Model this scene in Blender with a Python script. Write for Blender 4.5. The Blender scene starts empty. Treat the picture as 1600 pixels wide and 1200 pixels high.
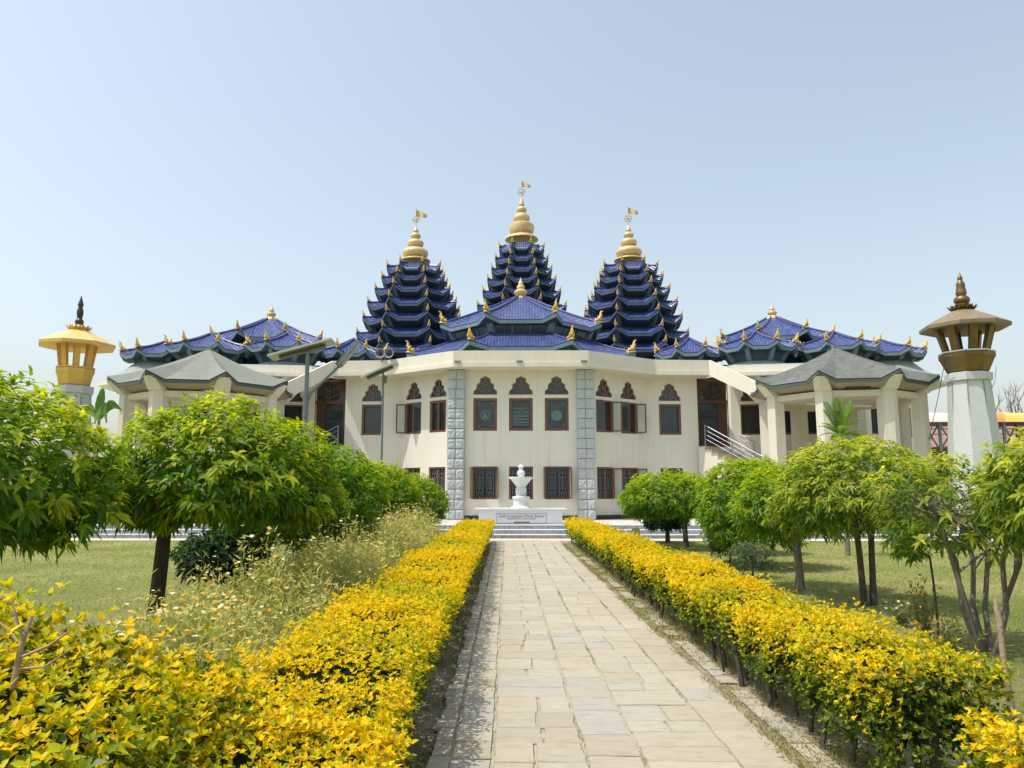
import bpy, bmesh, math, random
import numpy as np
from mathutils import Vector, Matrix
from mathutils.geometry import tessellate_polygon

random.seed(7)
rng = np.random.default_rng(11)
rad = math.radians
scene = bpy.context.scene
COL = scene.collection

# ------------------------------------------------------------------ camera
F = 1180.0                     # focal length in pixels of a 1600 px wide frame
PITCH = math.atan(168 / F)
YAW = math.atan(14 / F)
EYE = 1.6
cam_data = bpy.data.cameras.new('camera')
cam_data.sensor_width = 36.0
cam_data.lens = 36.0 * F / 1600.0
cam_data.clip_start = 0.05
cam_data.clip_end = 3000.0
camera = bpy.data.objects.new('camera', cam_data)
COL.objects.link(camera)
camera.location = (0, 0, EYE)
camera.rotation_euler = (math.pi / 2 + PITCH, 0, YAW)
scene.camera = camera

# ------------------------------------------------------------------ world and sun
SUN_EL = rad(65)
SUN_AZ = rad(72)               # to the left of the direction that looks back at the camera
sun_vec = Vector((-math.sin(SUN_AZ) * math.cos(SUN_EL), -math.cos(SUN_AZ) * math.cos(SUN_EL), math.sin(SUN_EL)))
world = bpy.data.worlds.new("World")
scene.world = world
world.use_nodes = True
wn = world.node_tree.nodes
wl = world.node_tree.links
wn.clear()
w_out = wn.new('ShaderNodeOutputWorld')
w_bg = wn.new('ShaderNodeBackground')
w_sky = wn.new('ShaderNodeTexSky')
w_sky.sky_type = 'NISHITA'
w_sky.sun_disc = False
w_sky.sun_elevation = SUN_EL
w_sky.sun_rotation = math.atan2(sun_vec.x, sun_vec.y)
w_sky.altitude = 0
w_sky.air_density = 1.5
w_sky.dust_density = 2.5
w_sky.ozone_density = 2.5
w_bg.inputs['Strength'].default_value = 0.102
w_hs = wn.new('ShaderNodeHueSaturation')          # hazy pre-monsoon air: paler than a clear sky
w_hs.inputs['Hue'].default_value = 0.49
w_hs.inputs['Saturation'].default_value = 0.61
wl.new(w_sky.outputs['Color'], w_hs.inputs['Color'])
wl.new(w_hs.outputs['Color'], w_bg.inputs['Color'])
wl.new(w_bg.outputs['Background'], w_out.inputs['Surface'])

sun_data = bpy.data.lights.new('sun', 'SUN')
sun_data.energy = 2.3
sun_data.angle = rad(0.5)
sun_data.color = (1.0, 0.955, 0.87)
sun = bpy.data.objects.new('sun', sun_data)
COL.objects.link(sun)
sun.rotation_euler = sun_vec.to_track_quat('Z', 'Y').to_euler()
sun.location = (-20, -10, 40)

scene.view_settings.view_transform = 'Standard'
scene.view_settings.look = 'None'
scene.view_settings.exposure = 0.95
scene.view_settings.gamma = 1.0
scene.cycles.max_bounces = 7
scene.cycles.diffuse_bounces = 4
scene.cycles.glossy_bounces = 3
scene.cycles.transmission_bounces = 4

# ------------------------------------------------------------------ layout helper (a photo pixel and a distance give a place)
def at(px, py, Y):
    dx = (px - 800) / F
    dy = (600 - py) / F
    fh = math.cos(PITCH) - dy * math.sin(PITCH)
    up = math.sin(PITCH) + dy * math.cos(PITCH)
    X = dx * math.cos(YAW) - fh * math.sin(YAW)
    D = dx * math.sin(YAW) + fh * math.cos(YAW)
    k = Y / D
    return Vector((X * k, Y, EYE + up * k))
def zat(py, Y):
    return at(814, py, Y).z

# ------------------------------------------------------------------ objects and tags
ROOT_AT = {}
def tag(o, label=None, cat=None, group=None, kind=None):
    if label: o['label'] = label
    if cat: o['category'] = cat
    if group: o['group'] = group
    if kind: o['kind'] = kind
    return o
def thing(name, label, cat, loc=(0, 0, 0), group=None):
    o = bpy.data.objects.new(name, None)
    o.empty_display_size = 0.3
    COL.objects.link(o)
    o.location = loc
    ROOT_AT[o.name] = Vector(loc)
    return tag(o, label, cat, group)
def root_loc(o):
    while o.parent is not None: o = o.parent
    return ROOT_AT.get(o.name, Vector((0, 0, 0)))
def put(name, mesh, parent, loc, rz=0.0, scale=1.0):
    """an object that shares a mesh, at a world place"""
    o = bpy.data.objects.new(name, mesh)
    COL.objects.link(o)
    o.location = Vector(loc) - (root_loc(parent) if parent else Vector((0, 0, 0)))
    o.rotation_euler = (0, 0, rz)
    o.scale = (scale, scale, scale)
    if parent: o.parent = parent
    return o

class MB:
    """collects shapes in world metres and links them as one mesh"""
    def __init__(self):
        self.v = []; self.f = []; self.uv = None; self.cols = None
    def add(self, vs, fs):
        b = len(self.v)
        self.v.extend([tuple(p) for p in vs])
        self.f.extend([tuple(b + i for i in f) for f in fs])
    def box(self, c, s, rz=0.0, taper=1.0):
        hx, hy, hz = s[0] / 2, s[1] / 2, s[2] / 2
        ca, sa = math.cos(rz), math.sin(rz)
        vs = []
        for z, k in ((-hz, 1.0), (hz, taper)):
            for x, y in ((-hx, -hy), (hx, -hy), (hx, hy), (-hx, hy)):
                x2, y2 = x * k, y * k
                vs.append((c[0] + x2 * ca - y2 * sa, c[1] + x2 * sa + y2 * ca, c[2] + z))
        self.add(vs, [(3, 2, 1, 0), (4, 5, 6, 7), (0, 1, 5, 4), (1, 2, 6, 5), (2, 3, 7, 6), (3, 0, 4, 7)])
        return self
    def beam(self, p, q, w, h, up=Vector((0, 0, 1)), w2=None, h2=None):
        p, q = Vector(p), Vector(q)
        d = (q - p).normalized()
        s = d.cross(up)
        if s.length < 1e-5: s = Vector((1, 0, 0))
        s.normalize(); u = s.cross(d).normalized()
        w2 = w if w2 is None else w2
        h2 = h if h2 is None else h2
        vs = []
        for o, ww, hh in ((p, w, h), (q, w2, h2)):
            for a, b in ((-1, -1), (1, -1), (1, 1), (-1, 1)):
                vs.append(o + s * (a * ww / 2) + u * (b * hh / 2))
        self.add(vs, [(3, 2, 1, 0), (4, 5, 6, 7), (0, 1, 5, 4), (1, 2, 6, 5), (2, 3, 7, 6), (3, 0, 4, 7)])
        return self
    def tube(self, pts, radii, n=8, squash=1.0):
        pts = [Vector(p) for p in pts]
        if not hasattr(radii, '__len__'): radii = [radii] * len(pts)
        b = len(self.v); ref = None
        for i, p in enumerate(pts):
            d = (pts[min(i + 1, len(pts) - 1)] - pts[max(i - 1, 0)]).normalized()
            if ref is None:
                ref = Vector((0, 0, 1)) if abs(d.z) < 0.9 else Vector((1, 0, 0))
            s = d.cross(ref).normalized(); u = s.cross(d).normalized(); ref = u
            for k in range(n):
                a = 2 * math.pi * k / n
                self.v.append(tuple(p + s * (math.cos(a) * radii[i] * squash) + u * (math.sin(a) * radii[i])))
        for i in range(len(pts) - 1):
            for k in range(n):
                a0 = b + i * n + k; a1 = b + i * n + (k + 1) % n
                self.f.append((a0, a1, a1 + n, a0 + n))
        self.f.append(tuple(b + k for k in reversed(range(n))))
        e = b + (len(pts) - 1) * n
        self.f.append(tuple(e + k for k in range(n)))
        return self
    def lathe(self, prof, c, n=24, rot=0.0, rib=0.0, ribs=0):
        b = len(self.v); m = len(prof)
        for r, z in prof:
            for k in range(n):
                a = rot + 2 * math.pi * k / n
                rr = r * (1 + (rib * math.cos(ribs * a) if ribs else 0))
                self.v.append((c[0] + rr * math.sin(a), c[1] - rr * math.cos(a), c[2] + z))
        for i in range(m - 1):
            for k in range(n):
                a0 = b + i * n + k; a1 = b + i * n + (k + 1) % n
                self.f.append((a0, a1, a1 + n, a0 + n))
        self.f.append(tuple(b + k for k in reversed(range(n))))
        self.f.append(tuple(b + (m - 1) * n + k for k in range(n)))
        return self
    def prism(self, poly, z0, z1):
        n = len(poly)
        vs = [(p[0], p[1], z0) for p in poly] + [(p[0], p[1], z1) for p in poly]
        fs = [tuple(reversed(range(n))), tuple(range(n, 2 * n))]
        for i in range(n):
            j = (i + 1) % n
            fs.append((i, j, n + j, n + i))
        self.add(vs, fs)
        return self
    def build(self, name, m, parent=None, smooth=False, keep_world=False):
        me = bpy.data.meshes.new(name)
        off = root_loc(parent) if parent is not None else Vector((0, 0, 0))
        vs = self.v if off.length == 0 else [(a - off.x, b - off.y, c - off.z) for a, b, c in self.v]
        me.from_pydata(vs, [], self.f)
        if self.uv is not None:
            lay = me.uv_layers.new(name='UVMap')
            lay.data.foreach_set('uv', np.array([c for f in self.uv for p in f for c in p], dtype=np.float32))
        if self.cols is not None:
            at_ = me.color_attributes.new('Col', 'FLOAT_COLOR', 'POINT')
            at_.data.foreach_set('color', np.array(self.cols, dtype=np.float32).ravel())
        if smooth:
            me.polygons.foreach_set('use_smooth', [True] * len(me.polygons))
            me.update()
            if smooth != True:
                me.set_sharp_from_angle(angle=rad(smooth))
        me.materials.append(m)
        me.update()
        o = bpy.data.objects.new(name, me)
        COL.objects.link(o)
        if parent is not None: o.parent = parent
        return o

# ------------------------------------------------------------------ materials
MATS = {}
def nmat(name):
    m = bpy.data.materials.new(name)
    m.use_nodes = True
    nt = m.node_tree
    bs = nt.nodes['Principled BSDF']
    MATS[name] = m
    return m, nt, bs
def N(nt, t, **kw):
    n = nt.nodes.new(t)
    for k, v in kw.items():
        if k in n.inputs.keys(): n.inputs[k].default_value = v
        else: setattr(n, k, v)
    return n
def ramp(nt, fac, stops):
    r = nt.nodes.new('ShaderNodeValToRGB')
    e = r.color_ramp.elements
    while len(e) > 1: e.remove(e[-1])
    e[0].position = stops[0][0]; e[0].color = (*stops[0][1], 1)
    for p, c in stops[1:]:
        x = e.new(p); x.color = (*c, 1)
    nt.links.new(fac, r.inputs['Fac'])
    return r
def mul(c, k): return tuple(max(0, min(1, a * k)) for a in c)
def simple(name, col, rough=0.6, metal=0.0, vary=0.12, scale=3.0, bump=0.0, bscale=40.0, streak=0.0, spec=0.5, grime=None):
    """a base colour broken up by noise, optional rain streaks and fine relief"""
    m, nt, bs = nmat(name)
    tc = N(nt, 'ShaderNodeTexCoord')
    geo = N(nt, 'ShaderNodeNewGeometry')
    no = N(nt, 'ShaderNodeTexNoise', Scale=scale, Detail=7.0, Roughness=0.62)
    nt.links.new(geo.outputs['Position'], no.inputs['Vector'])
    r = ramp(nt, no.outputs['Fac'], [(0.25, mul(col, 1 - vary)), (0.5, col), (0.78, mul(col, 1 + vary * 0.6))])
    out = r.outputs['Color']
    if streak > 0:
        mp = N(nt, 'ShaderNodeMapping'); mp.inputs['Scale'].default_value = (2.2, 2.2, 0.12)
        nt.links.new(geo.outputs['Position'], mp.inputs['Vector'])
        n2 = N(nt, 'ShaderNodeTexNoise', Scale=2.0, Detail=6.0, Roughness=0.7)
        nt.links.new(mp.outputs['Vector'], n2.inputs['Vector'])
        r2 = ramp(nt, n2.outputs['Fac'], [(0.42, (1, 1, 1)), (0.75, (1 - streak, 1 - streak, 1 - streak * 1.05))])
        mx = N(nt, 'ShaderNodeMix', data_type='RGBA', blend_type='MULTIPLY')
        mx.inputs[0].default_value = 1.0
        nt.links.new(out, mx.inputs[6]); nt.links.new(r2.outputs['Color'], mx.inputs[7])
        out = mx.outputs[2]
    if grime:
        sp = N(nt, 'ShaderNodeSeparateXYZ'); nt.links.new(geo.outputs['Position'], sp.inputs[0])
        n3 = N(nt, 'ShaderNodeTexNoise', Scale=1.7, Detail=8.0, Roughness=0.7)
        nt.links.new(geo.outputs['Position'], n3.inputs['Vector'])
        m1 = N(nt, 'ShaderNodeMath', operation='MULTIPLY_ADD'); m1.inputs[1].default_value = 1.5; m1.inputs[2].default_value = grime[0] - .75
        nt.links.new(n3.outputs['Fac'], m1.inputs[0])
        m2 = N(nt, 'ShaderNodeMath', operation='SUBTRACT', use_clamp=True)
        nt.links.new(m1.outputs[0], m2.inputs[0]); nt.links.new(sp.outputs['Z'], m2.inputs[1])
        mp2 = N(nt, 'ShaderNodeMapping'); mp2.inputs['Scale'].default_value = (7.0, 7.0, 0.22)
        nt.links.new(geo.outputs['Position'], mp2.inputs['Vector'])
        n4 = N(nt, 'ShaderNodeTexNoise', Scale=1.0, Detail=5.0, Roughness=0.65)
        nt.links.new(mp2.outputs['Vector'], n4.inputs['Vector'])
        r4 = ramp(nt, n4.outputs['Fac'], [(0.58, (0, 0, 0)), (0.74, (grime[1],) * 3)])
        m3 = N(nt, 'ShaderNodeMath', operation='MULTIPLY_ADD', use_clamp=True); m3.inputs[1].default_value = 0.45
        nt.links.new(m2.outputs[0], m3.inputs[0]); nt.links.new(r4.outputs['Color'], m3.inputs[2])
        mg = N(nt, 'ShaderNodeMix', data_type='RGBA'); mg.inputs[7].default_value = (0.20, 0.19, 0.165, 1)
        nt.links.new(m3.outputs[0], mg.inputs[0]); nt.links.new(out, mg.inputs[6])
        out = mg.outputs[2]
    nt.links.new(out, bs.inputs['Base Color'])
    bs.inputs['Roughness'].default_value = rough
    bs.inputs['Metallic'].default_value = metal
    bs.inputs['Specular IOR Level'].default_value = spec
    if bump > 0:
        nb = N(nt, 'ShaderNodeTexNoise', Scale=bscale, Detail=6.0, Roughness=0.6)
        nt.links.new(geo.outputs['Position'], nb.inputs['Vector'])
        bp = N(nt, 'ShaderNodeBump', Strength=bump, Distance=0.02)
        nt.links.new(nb.outputs['Fac'], bp.inputs['Height'])
        nt.links.new(bp.outputs['Normal'], bs.inputs['Normal'])
    return m

M_WALL = simple('cream_plaster', (0.715, 0.685, 0.595), 0.8, vary=0.05, scale=0.5, bump=0.15, bscale=60, streak=0.08, grime=(0.95, 0.26))
M_TRIM = simple('cream_trim', (0.72, 0.67, 0.565), 0.75, vary=0.05, scale=0.8, bump=0.1, bscale=50, streak=0.08, grime=(0.2, 0.22))
M_GAZ = simple('pale_cream_paint', (0.64, 0.595, 0.495), 0.75, vary=0.07, scale=1.5, bump=0.1, bscale=50, streak=0.12)
M_BAND = simple('dark_skirting', (0.022, 0.022, 0.03), 0.5)
M_STONE = simple('grey_split_stone', (0.44, 0.475, 0.48), 0.85, vary=0.2, scale=5, bump=0.6, bscale=22)
M_FASCIA = simple('slate_blue_paint', (0.145, 0.21, 0.25), 0.6, vary=0.15, scale=3, streak=0.2)
M_TOWERBOARD = simple('navy_slate_paint', (0.06, 0.095, 0.145), 0.6, vary=0.15, scale=3, streak=0.2)
M_DRUM = simple('dark_teal_paint', (0.045, 0.075, 0.09), 0.6, vary=0.2, scale=3, streak=0.25)
M_APRON = simple('weathered_grey_apron', (0.27, 0.30, 0.275), 0.8, vary=0.2, scale=2, streak=0.25)
M_GOLD = simple('gold_paint', (0.74, 0.49, 0.13), 0.42, metal=0.15, vary=0.16, scale=6, bump=0.25, bscale=30)
M_GOLDPALE = simple('pale_gold_paint', (0.66, 0.485, 0.25), 0.42, metal=0.1, vary=0.12, scale=5, bump=0.15, bscale=40, streak=0.1)
M_GOLDROOF = simple('yellow_gold_roof_paint', (0.72, 0.48, 0.17), 0.45, metal=0.1, vary=0.1, scale=3, streak=0.15)
M_GOLDWARM = simple('ochre_gold_paint', (0.74, 0.45, 0.11), 0.45, metal=0.2, vary=0.12, scale=4, streak=0.15)
M_BRONZE = simple('weathered_bronze', (0.20, 0.128, 0.05), 0.42, metal=0.55, vary=0.3, scale=4, bump=0.2, bscale=30, streak=0.3)
M_BRONZEROOF = simple('weathered_bronze_roof', (0.25, 0.19, 0.115), 0.6, metal=0.15, vary=0.3, scale=3, streak=0.25)
M_DARKMETAL = simple('dark_metal', (0.06, 0.05, 0.05), 0.4, metal=0.5, vary=0.2)
M_WOOD = simple('red_brown_wood', (0.075, 0.03, 0.02), 0.5, vary=0.25, scale=7, streak=0.2)
M_WOODFRAME = simple('brown_window_frame', (0.155, 0.07, 0.05), 0.55, vary=0.15, scale=7)
M_ARCHFRAME = simple('mauve_brown_arch_frame', (0.215, 0.115, 0.085), 0.55, vary=0.15, scale=7)
M_GRILLE = simple('grey_iron_grille', (0.19, 0.20, 0.21), 0.5, metal=0.3, vary=0.1)
M_STEEL = simple('stainless_steel', (0.40, 0.38, 0.43), 0.42, metal=1.0, vary=0.05)
M_POLE = simple('galvanised_pole', (0.19, 0.215, 0.215), 0.5, metal=0.35, vary=0.15, scale=6)
M_LAMPBODY = simple('lamp_housing', (0.10, 0.105, 0.105), 0.5, metal=0.3, vary=0.15)
M_PANELBACK = simple('panel_frame', (0.42, 0.43, 0.38), 0.45, metal=0.4, vary=0.25, scale=4)
M_HORN = simple('horn_plastic', (0.40, 0.39, 0.40), 0.5, vary=0.15, scale=8)
M_TARP_W = simple('white_tarpaulin', (0.74, 0.69, 0.60), 0.7, vary=0.06)
M_TARP_O = simple('orange_tarpaulin', (0.78, 0.27, 0.10), 0.7, vary=0.08)
M_TARP_Y = simple('yellow_tarpaulin', (0.78, 0.50, 0.13), 0.7, vary=0.08)
M_TARP_P = simple('purple_tarpaulin', (0.14, 0.05, 0.12), 0.7, vary=0.08)
M_REDROOF = simple('old_red_sheet_roof', (0.30, 0.165, 0.125), 0.75, vary=0.25, scale=1.5, streak=0.2)
M_GREENBAND = simple('green_fascia', (0.08, 0.125, 0.105), 0.7, vary=0.1)
M_OLDWALL = simple('weathered_wall', (0.42, 0.41, 0.36), 0.85, vary=0.15, streak=0.2)
M_RUST = simple('rust_brown_steel', (0.14, 0.06, 0.045), 0.6, vary=0.2)
M_BLACK = simple('black_board', (0.02, 0.018, 0.017), 0.5)
M_DARKROOM = simple('dark_interior', (0.03, 0.03, 0.032), 0.9)
M_BARK = simple('dark_bark', (0.085, 0.068, 0.052), 0.9, vary=0.45, scale=12, bump=0.8, bscale=35)
M_BARKGREY = simple('grey_bark', (0.20, 0.175, 0.14), 0.9, vary=0.45, scale=12, bump=0.8, bscale=35)
M_TWIG = simple('pale_twig', (0.30, 0.23, 0.15), 0.9, vary=0.3, scale=14)
M_STAKE = simple('peeling_stake_bark', (0.28, 0.21, 0.13), 0.9, vary=0.5, scale=25, bump=0.6, bscale=50)
M_WHITEPAINT = simple('white_lamp_tube', (0.8, 0.8, 0.78), 0.4, vary=0.02)
M_CONCRETE = simple('tan_concrete', (0.52, 0.47, 0.38), 0.85, vary=0.16, scale=1.6, bump=0.25, bscale=30)
M_SOIL = simple('dry_soil', (0.27, 0.225, 0.15), 0.95, vary=0.4, scale=5, bump=0.9, bscale=28)
M_ETCH = simple('etched_glass', (0.115, 0.185, 0.185), 0.55, vary=0.15, scale=20)
M_TEXT = simple('engraved_maroon_letters', (0.20, 0.14, 0.18), 0.6, vary=0.05)
M_TEXTBAR = simple('maroon_bar', (0.22, 0.07, 0.11), 0.5, vary=0.1)
M_OLIVE = simple('olive_board', (0.17, 0.17, 0.045), 0.7, vary=0.3, scale=20)

def marble(name, base, vein, scale=1.5, rough=0.35, amount=0.6):
    m, nt, bs = nmat(name)
    geo = N(nt, 'ShaderNodeNewGeometry')
    n1 = N(nt, 'ShaderNodeTexNoise', Scale=scale, Detail=9.0, Roughness=0.65, Distortion=1.6)
    nt.links.new(geo.outputs['Position'], n1.inputs['Vector'])
    r = ramp(nt, n1.outputs['Fac'], [(0.3, base), (0.46, base), (0.5, tuple(b * (1 - amount) + v * amount for b, v in zip(base, vein))), (0.55, base), (0.8, mul(base, 0.88))])
    nt.links.new(r.outputs['Color'], bs.inputs['Base Color'])
    bs.inputs['Roughness'].default_value = rough
    return m
M_MARBLE = marble('white_marble', (0.51, 0.535, 0.525), (0.40, 0.44, 0.43), 1.4, 0.45, 0.5)
M_MARBLEGREEN = marble('carved_pale_marble', (0.64, 0.66, 0.63), (0.55, 0.60, 0.56), 6.0, 0.45, 0.5)
M_MARBLEWHITE = marble('bright_white_marble', (0.70, 0.70, 0.71), (0.62, 0.63, 0.66), 2.0, 0.35, 0.35)
M_MARBLEGREY = marble('grey_veined_marble', (0.33, 0.345, 0.35), (0.12, 0.125, 0.13), 2.2, 0.4, 0.75)
M_GROOVE = simple('dark_marble_joint', (0.22, 0.25, 0.25), 0.7)

def glass(name, col, rough=0.08, vary=0.3):
    m, nt, bs = nmat(name)
    geo = N(nt, 'ShaderNodeNewGeometry')
    n1 = N(nt, 'ShaderNodeTexNoise', Scale=1.3, Detail=3.0)
    nt.links.new(geo.outputs['Position'], n1.inputs['Vector'])
    r = ramp(nt, n1.outputs['Fac'], [(0.3, mul(col, 1 - vary)), (0.7, mul(col, 1 + vary))])
    nt.links.new(r.outputs['Color'], bs.inputs['Base Color'])
    bs.inputs['Roughness'].default_value = rough
    bs.inputs['Specular IOR Level'].default_value = 0.6
    return m
M_GLASS = glass('dark_window_glass', (0.026, 0.04, 0.05), 0.06)
M_GLASSARCH = glass('slate_arch_glass', (0.045, 0.06, 0.075), 0.2)
M_GLASSTEAL = glass('teal_clerestory_glass', (0.012, 0.05, 0.065), 0.12, 0.5)
M_GLASSPALE = glass('pale_shutter_glass', (0.42, 0.44, 0.36), 0.25, 0.12)
M_GLASSBLUE = glass('blue_stained_glass', (0.03, 0.17, 0.36), 0.2, 0.5)
M_SOLAR = glass('solar_cells', (0.012, 0.016, 0.035), 0.12, 0.2)

def tiles():
    m, nt, bs = nmat('blue_glazed_tiles')
    uv = N(nt, 'ShaderNodeUVMap')
    sx = N(nt, 'ShaderNodeSeparateXYZ')
    nt.links.new(uv.outputs['UV'], sx.inputs['Vector'])
    def mth(op, a, b=None, c=None):
        n = N(nt, 'ShaderNodeMath', operation=op)
        for i, x in enumerate((a, b, c)):
            if x is None: continue
            if isinstance(x, (int, float)): n.inputs[i].default_value = x
            else: nt.links.new(x, n.inputs[i])
        return n.outputs[0]
    fu = mth('FRACT', mth('DIVIDE', sx.outputs['X'], 0.135))
    rib = mth('ABSOLUTE', mth('SINE', mth('MULTIPLY', fu, math.pi)))
    fv = mth('FRACT', mth('DIVIDE', sx.outputs['Y'], 0.27))
    h = mth('ADD', mth('MULTIPLY', rib, 0.026), mth('MULTIPLY', fv, 0.03))
    bp = N(nt, 'ShaderNodeBump', Strength=0.9, Distance=1.0)
    nt.links.new(h, bp.inputs['Height'])
    nt.links.new(bp.outputs['Normal'], bs.inputs['Normal'])
    wn_ = N(nt, 'ShaderNodeTexWhiteNoise', noise_dimensions='2D')
    cu = mth('FLOOR', mth('DIVIDE', sx.outputs['X'], 0.135)); cv = mth('FLOOR', mth('DIVIDE', sx.outputs['Y'], 0.27))
    cb = N(nt, 'ShaderNodeCombineXYZ')
    nt.links.new(cu, cb.inputs[0]); nt.links.new(cv, cb.inputs[1])
    nt.links.new(cb.outputs[0], wn_.inputs['Vector'])
    geo = N(nt, 'ShaderNodeNewGeometry')
    no = N(nt, 'ShaderNodeTexNoise', Scale=0.8, Detail=5.0)
    nt.links.new(geo.outputs['Position'], no.inputs['Vector'])
    f = mth('ADD', mth('MULTIPLY', wn_.outputs['Value'], 0.45), mth('MULTIPLY', no.outputs['Fac'], 0.55))
    r = ramp(nt, f, [(0.2, (0.042, 0.062, 0.185)), (0.5, (0.068, 0.098, 0.265)), (0.8, (0.105, 0.14, 0.325))])
    # darker lines between the ribs and along the course ends
    g = mth('MAXIMUM', mth('LESS_THAN', rib, 0.24), mth('LESS_THAN', fv, 0.26))
    mx = N(nt, 'ShaderNodeMix', data_type='RGBA')
    nt.links.new(mth('MULTIPLY', g, 0.7), mx.inputs[0])
    nt.links.new(r.outputs['Color'], mx.inputs[6]); mx.inputs[7].default_value = (0.022, 0.027, 0.075, 1)
    nt.links.new(mx.outputs[2], bs.inputs['Base Color'])
    bs.inputs['Roughness'].default_value = 0.33
    return m
M_TILE = tiles()
M_RIDGE = simple('blue_ridge_tiles', (0.05, 0.062, 0.19), 0.35, vary=0.3, scale=8, bump=0.8, bscale=9)
M_SHINGLE_R = simple('grey_weathered_shingle', (0.125, 0.132, 0.118), 0.9, vary=0.45, scale=3.5, bump=0.9, bscale=14)
M_SHINGLE_L = simple('pale_cement_roof', (0.20, 0.21, 0.18), 0.9, vary=0.14, scale=1.2, bump=0.25, bscale=25, streak=0.1)
M_SOFFITSHADE = simple('shaded_soffit', (0.30, 0.255, 0.19), 0.85, vary=0.15, scale=2)  # porch soffit darkened to tan: shade under the eave is put into the colour
M_EDGE = simple('dark_green_grey_eave', (0.075, 0.088, 0.085), 0.8, vary=0.3)

def leafmat(name, trans=0.3, rough=0.45, spec=0.4, hue=0.0):
    m, nt, bs = nmat(name)
    ca = N(nt, 'ShaderNodeVertexColor', layer_name='Col')
    nt.links.new(ca.outputs['Color'], bs.inputs['Base Color'])
    bs.inputs['Roughness'].default_value = rough
    bs.inputs['Specular IOR Level'].default_value = spec
    tr = N(nt, 'ShaderNodeBsdfTranslucent')
    hs = N(nt, 'ShaderNodeHueSaturation', Saturation=1.05, Value=1.35)
    nt.links.new(ca.outputs['Color'], hs.inputs['Color'])
    nt.links.new(hs.outputs['Color'], tr.inputs['Color'])
    mx = N(nt, 'ShaderNodeMixShader', Fac=trans)
    nt.links.new(bs.outputs[0], mx.inputs[1]); nt.links.new(tr.outputs[0], mx.inputs[2])
    nt.links.new(mx.outputs[0], nt.nodes['Material Output'].inputs['Surface'])
    return m
M_LEAF = leafmat('tree_leaf', 0.55, 0.5, 0.25)
M_HEDGE = leafmat('hedge_leaf', 0.40, 0.55, 0.16)
M_GRASS = leafmat('grass_blade', 0.35, 0.6, 0.2)
M_HERB = leafmat('herb_leaf', 0.35, 0.7, 0.2)

def lawn_mat():
    m, nt, bs = nmat('lawn_ground')
    geo = N(nt, 'ShaderNodeNewGeometry')
    n1 = N(nt, 'ShaderNodeTexNoise', Scale=0.35, Detail=8.0, Roughness=0.6)
    n2 = N(nt, 'ShaderNodeTexNoise', Scale=9.0, Detail=8.0, Roughness=0.75)
    for n in (n1, n2): nt.links.new(geo.outputs['Position'], n.inputs['Vector'])
    r1 = ramp(nt, n1.outputs['Fac'], [(0.3, (0.19, 0.245, 0.05)), (0.48, (0.275, 0.30, 0.085)), (0.64, (0.40, 0.36, 0.16)), (0.8, (0.46, 0.40, 0.24))])
    r2 = ramp(nt, n2.outputs['Fac'], [(0.25, (0.45, 0.45, 0.42)), (0.55, (1, 1, 1)), (0.8, (1.35, 1.3, 1.2))])
    mx = N(nt, 'ShaderNodeMix', data_type='RGBA', blend_type='MULTIPLY'); mx.inputs[0].default_value = 1.0
    nt.links.new(r1.outputs['Color'], mx.inputs[6]); nt.links.new(r2.outputs['Color'], mx.inputs[7])
    nt.links.new(mx.outputs[2], bs.inputs['Base Color'])
    bs.inputs['Roughness'].default_value = 0.95
    bs.inputs['Specular IOR Level'].default_value = 0.1
    nb = N(nt, 'ShaderNodeTexNoise', Scale=30.0, Detail=6.0, Roughness=0.8)
    nt.links.new(geo.outputs['Position'], nb.inputs['Vector'])
    bp = N(nt, 'ShaderNodeBump', Strength=1.0, Distance=0.05)
    nt.links.new(nb.outputs['Fac'], bp.inputs['Height']); nt.links.new(bp.outputs['Normal'], bs.inputs['Normal'])
    return m
M_LAWN = lawn_mat()

def slab_mat():
    m, nt, bs = nmat('paving_stone')
    ca = N(nt, 'ShaderNodeVertexColor', layer_name='Col')
    geo = N(nt, 'ShaderNodeNewGeometry')
    n1 = N(nt, 'ShaderNodeTexNoise', Scale=6.0, Detail=9.0, Roughness=0.7)
    mp = N(nt, 'ShaderNodeMapping'); mp.inputs['Scale'].default_value = (1.0, 2.6, 1.0)
    nt.links.new(geo.outputs['Position'], mp.inputs['Vector']); nt.links.new(mp.outputs['Vector'], n1.inputs['Vector'])
    r = ramp(nt, n1.outputs['Fac'], [(0.25, (0.66, 0.645, 0.61)), (0.5, (0.83, 0.83, 0.83)), (0.75, (0.91, 0.90, 0.88))])
    mx = N(nt, 'ShaderNodeMix', data_type='RGBA', blend_type='MULTIPLY'); mx.inputs[0].default_value = 1.0
    nt.links.new(ca.outputs['Color'], mx.inputs[6]); nt.links.new(r.outputs['Color'], mx.inputs[7])
    nt.links.new(mx.outputs[2], bs.inputs['Base Color'])
    bs.inputs['Roughness'].default_value = 0.85
    nb = N(nt, 'ShaderNodeTexNoise', Scale=16.0, Detail=9.0, Roughness=0.7)
    nt.links.new(mp.outputs['Vector'], nb.inputs['Vector'])
    bp = N(nt, 'ShaderNodeBump', Strength=0.6, Distance=0.02)
    nt.links.new(nb.outputs['Fac'], bp.inputs['Height']); nt.links.new(bp.outputs['Normal'], bs.inputs['Normal'])
    return m
M_SLAB = slab_mat()

# ================================================================== LARGE STRUCTURE
PLAZA_Z = 0.45
# ---- ground sheets
g = MB(); g.add([(-600, -60, 0), (600, -60, 0), (600, 1500, 0), (-600, 1500, 0)], [(0, 1, 2, 3)])
tag(g.build('lawn', M_LAWN), kind='structure')

def path_mid(Y): return 0.62 - 0.0185 * Y

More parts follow.
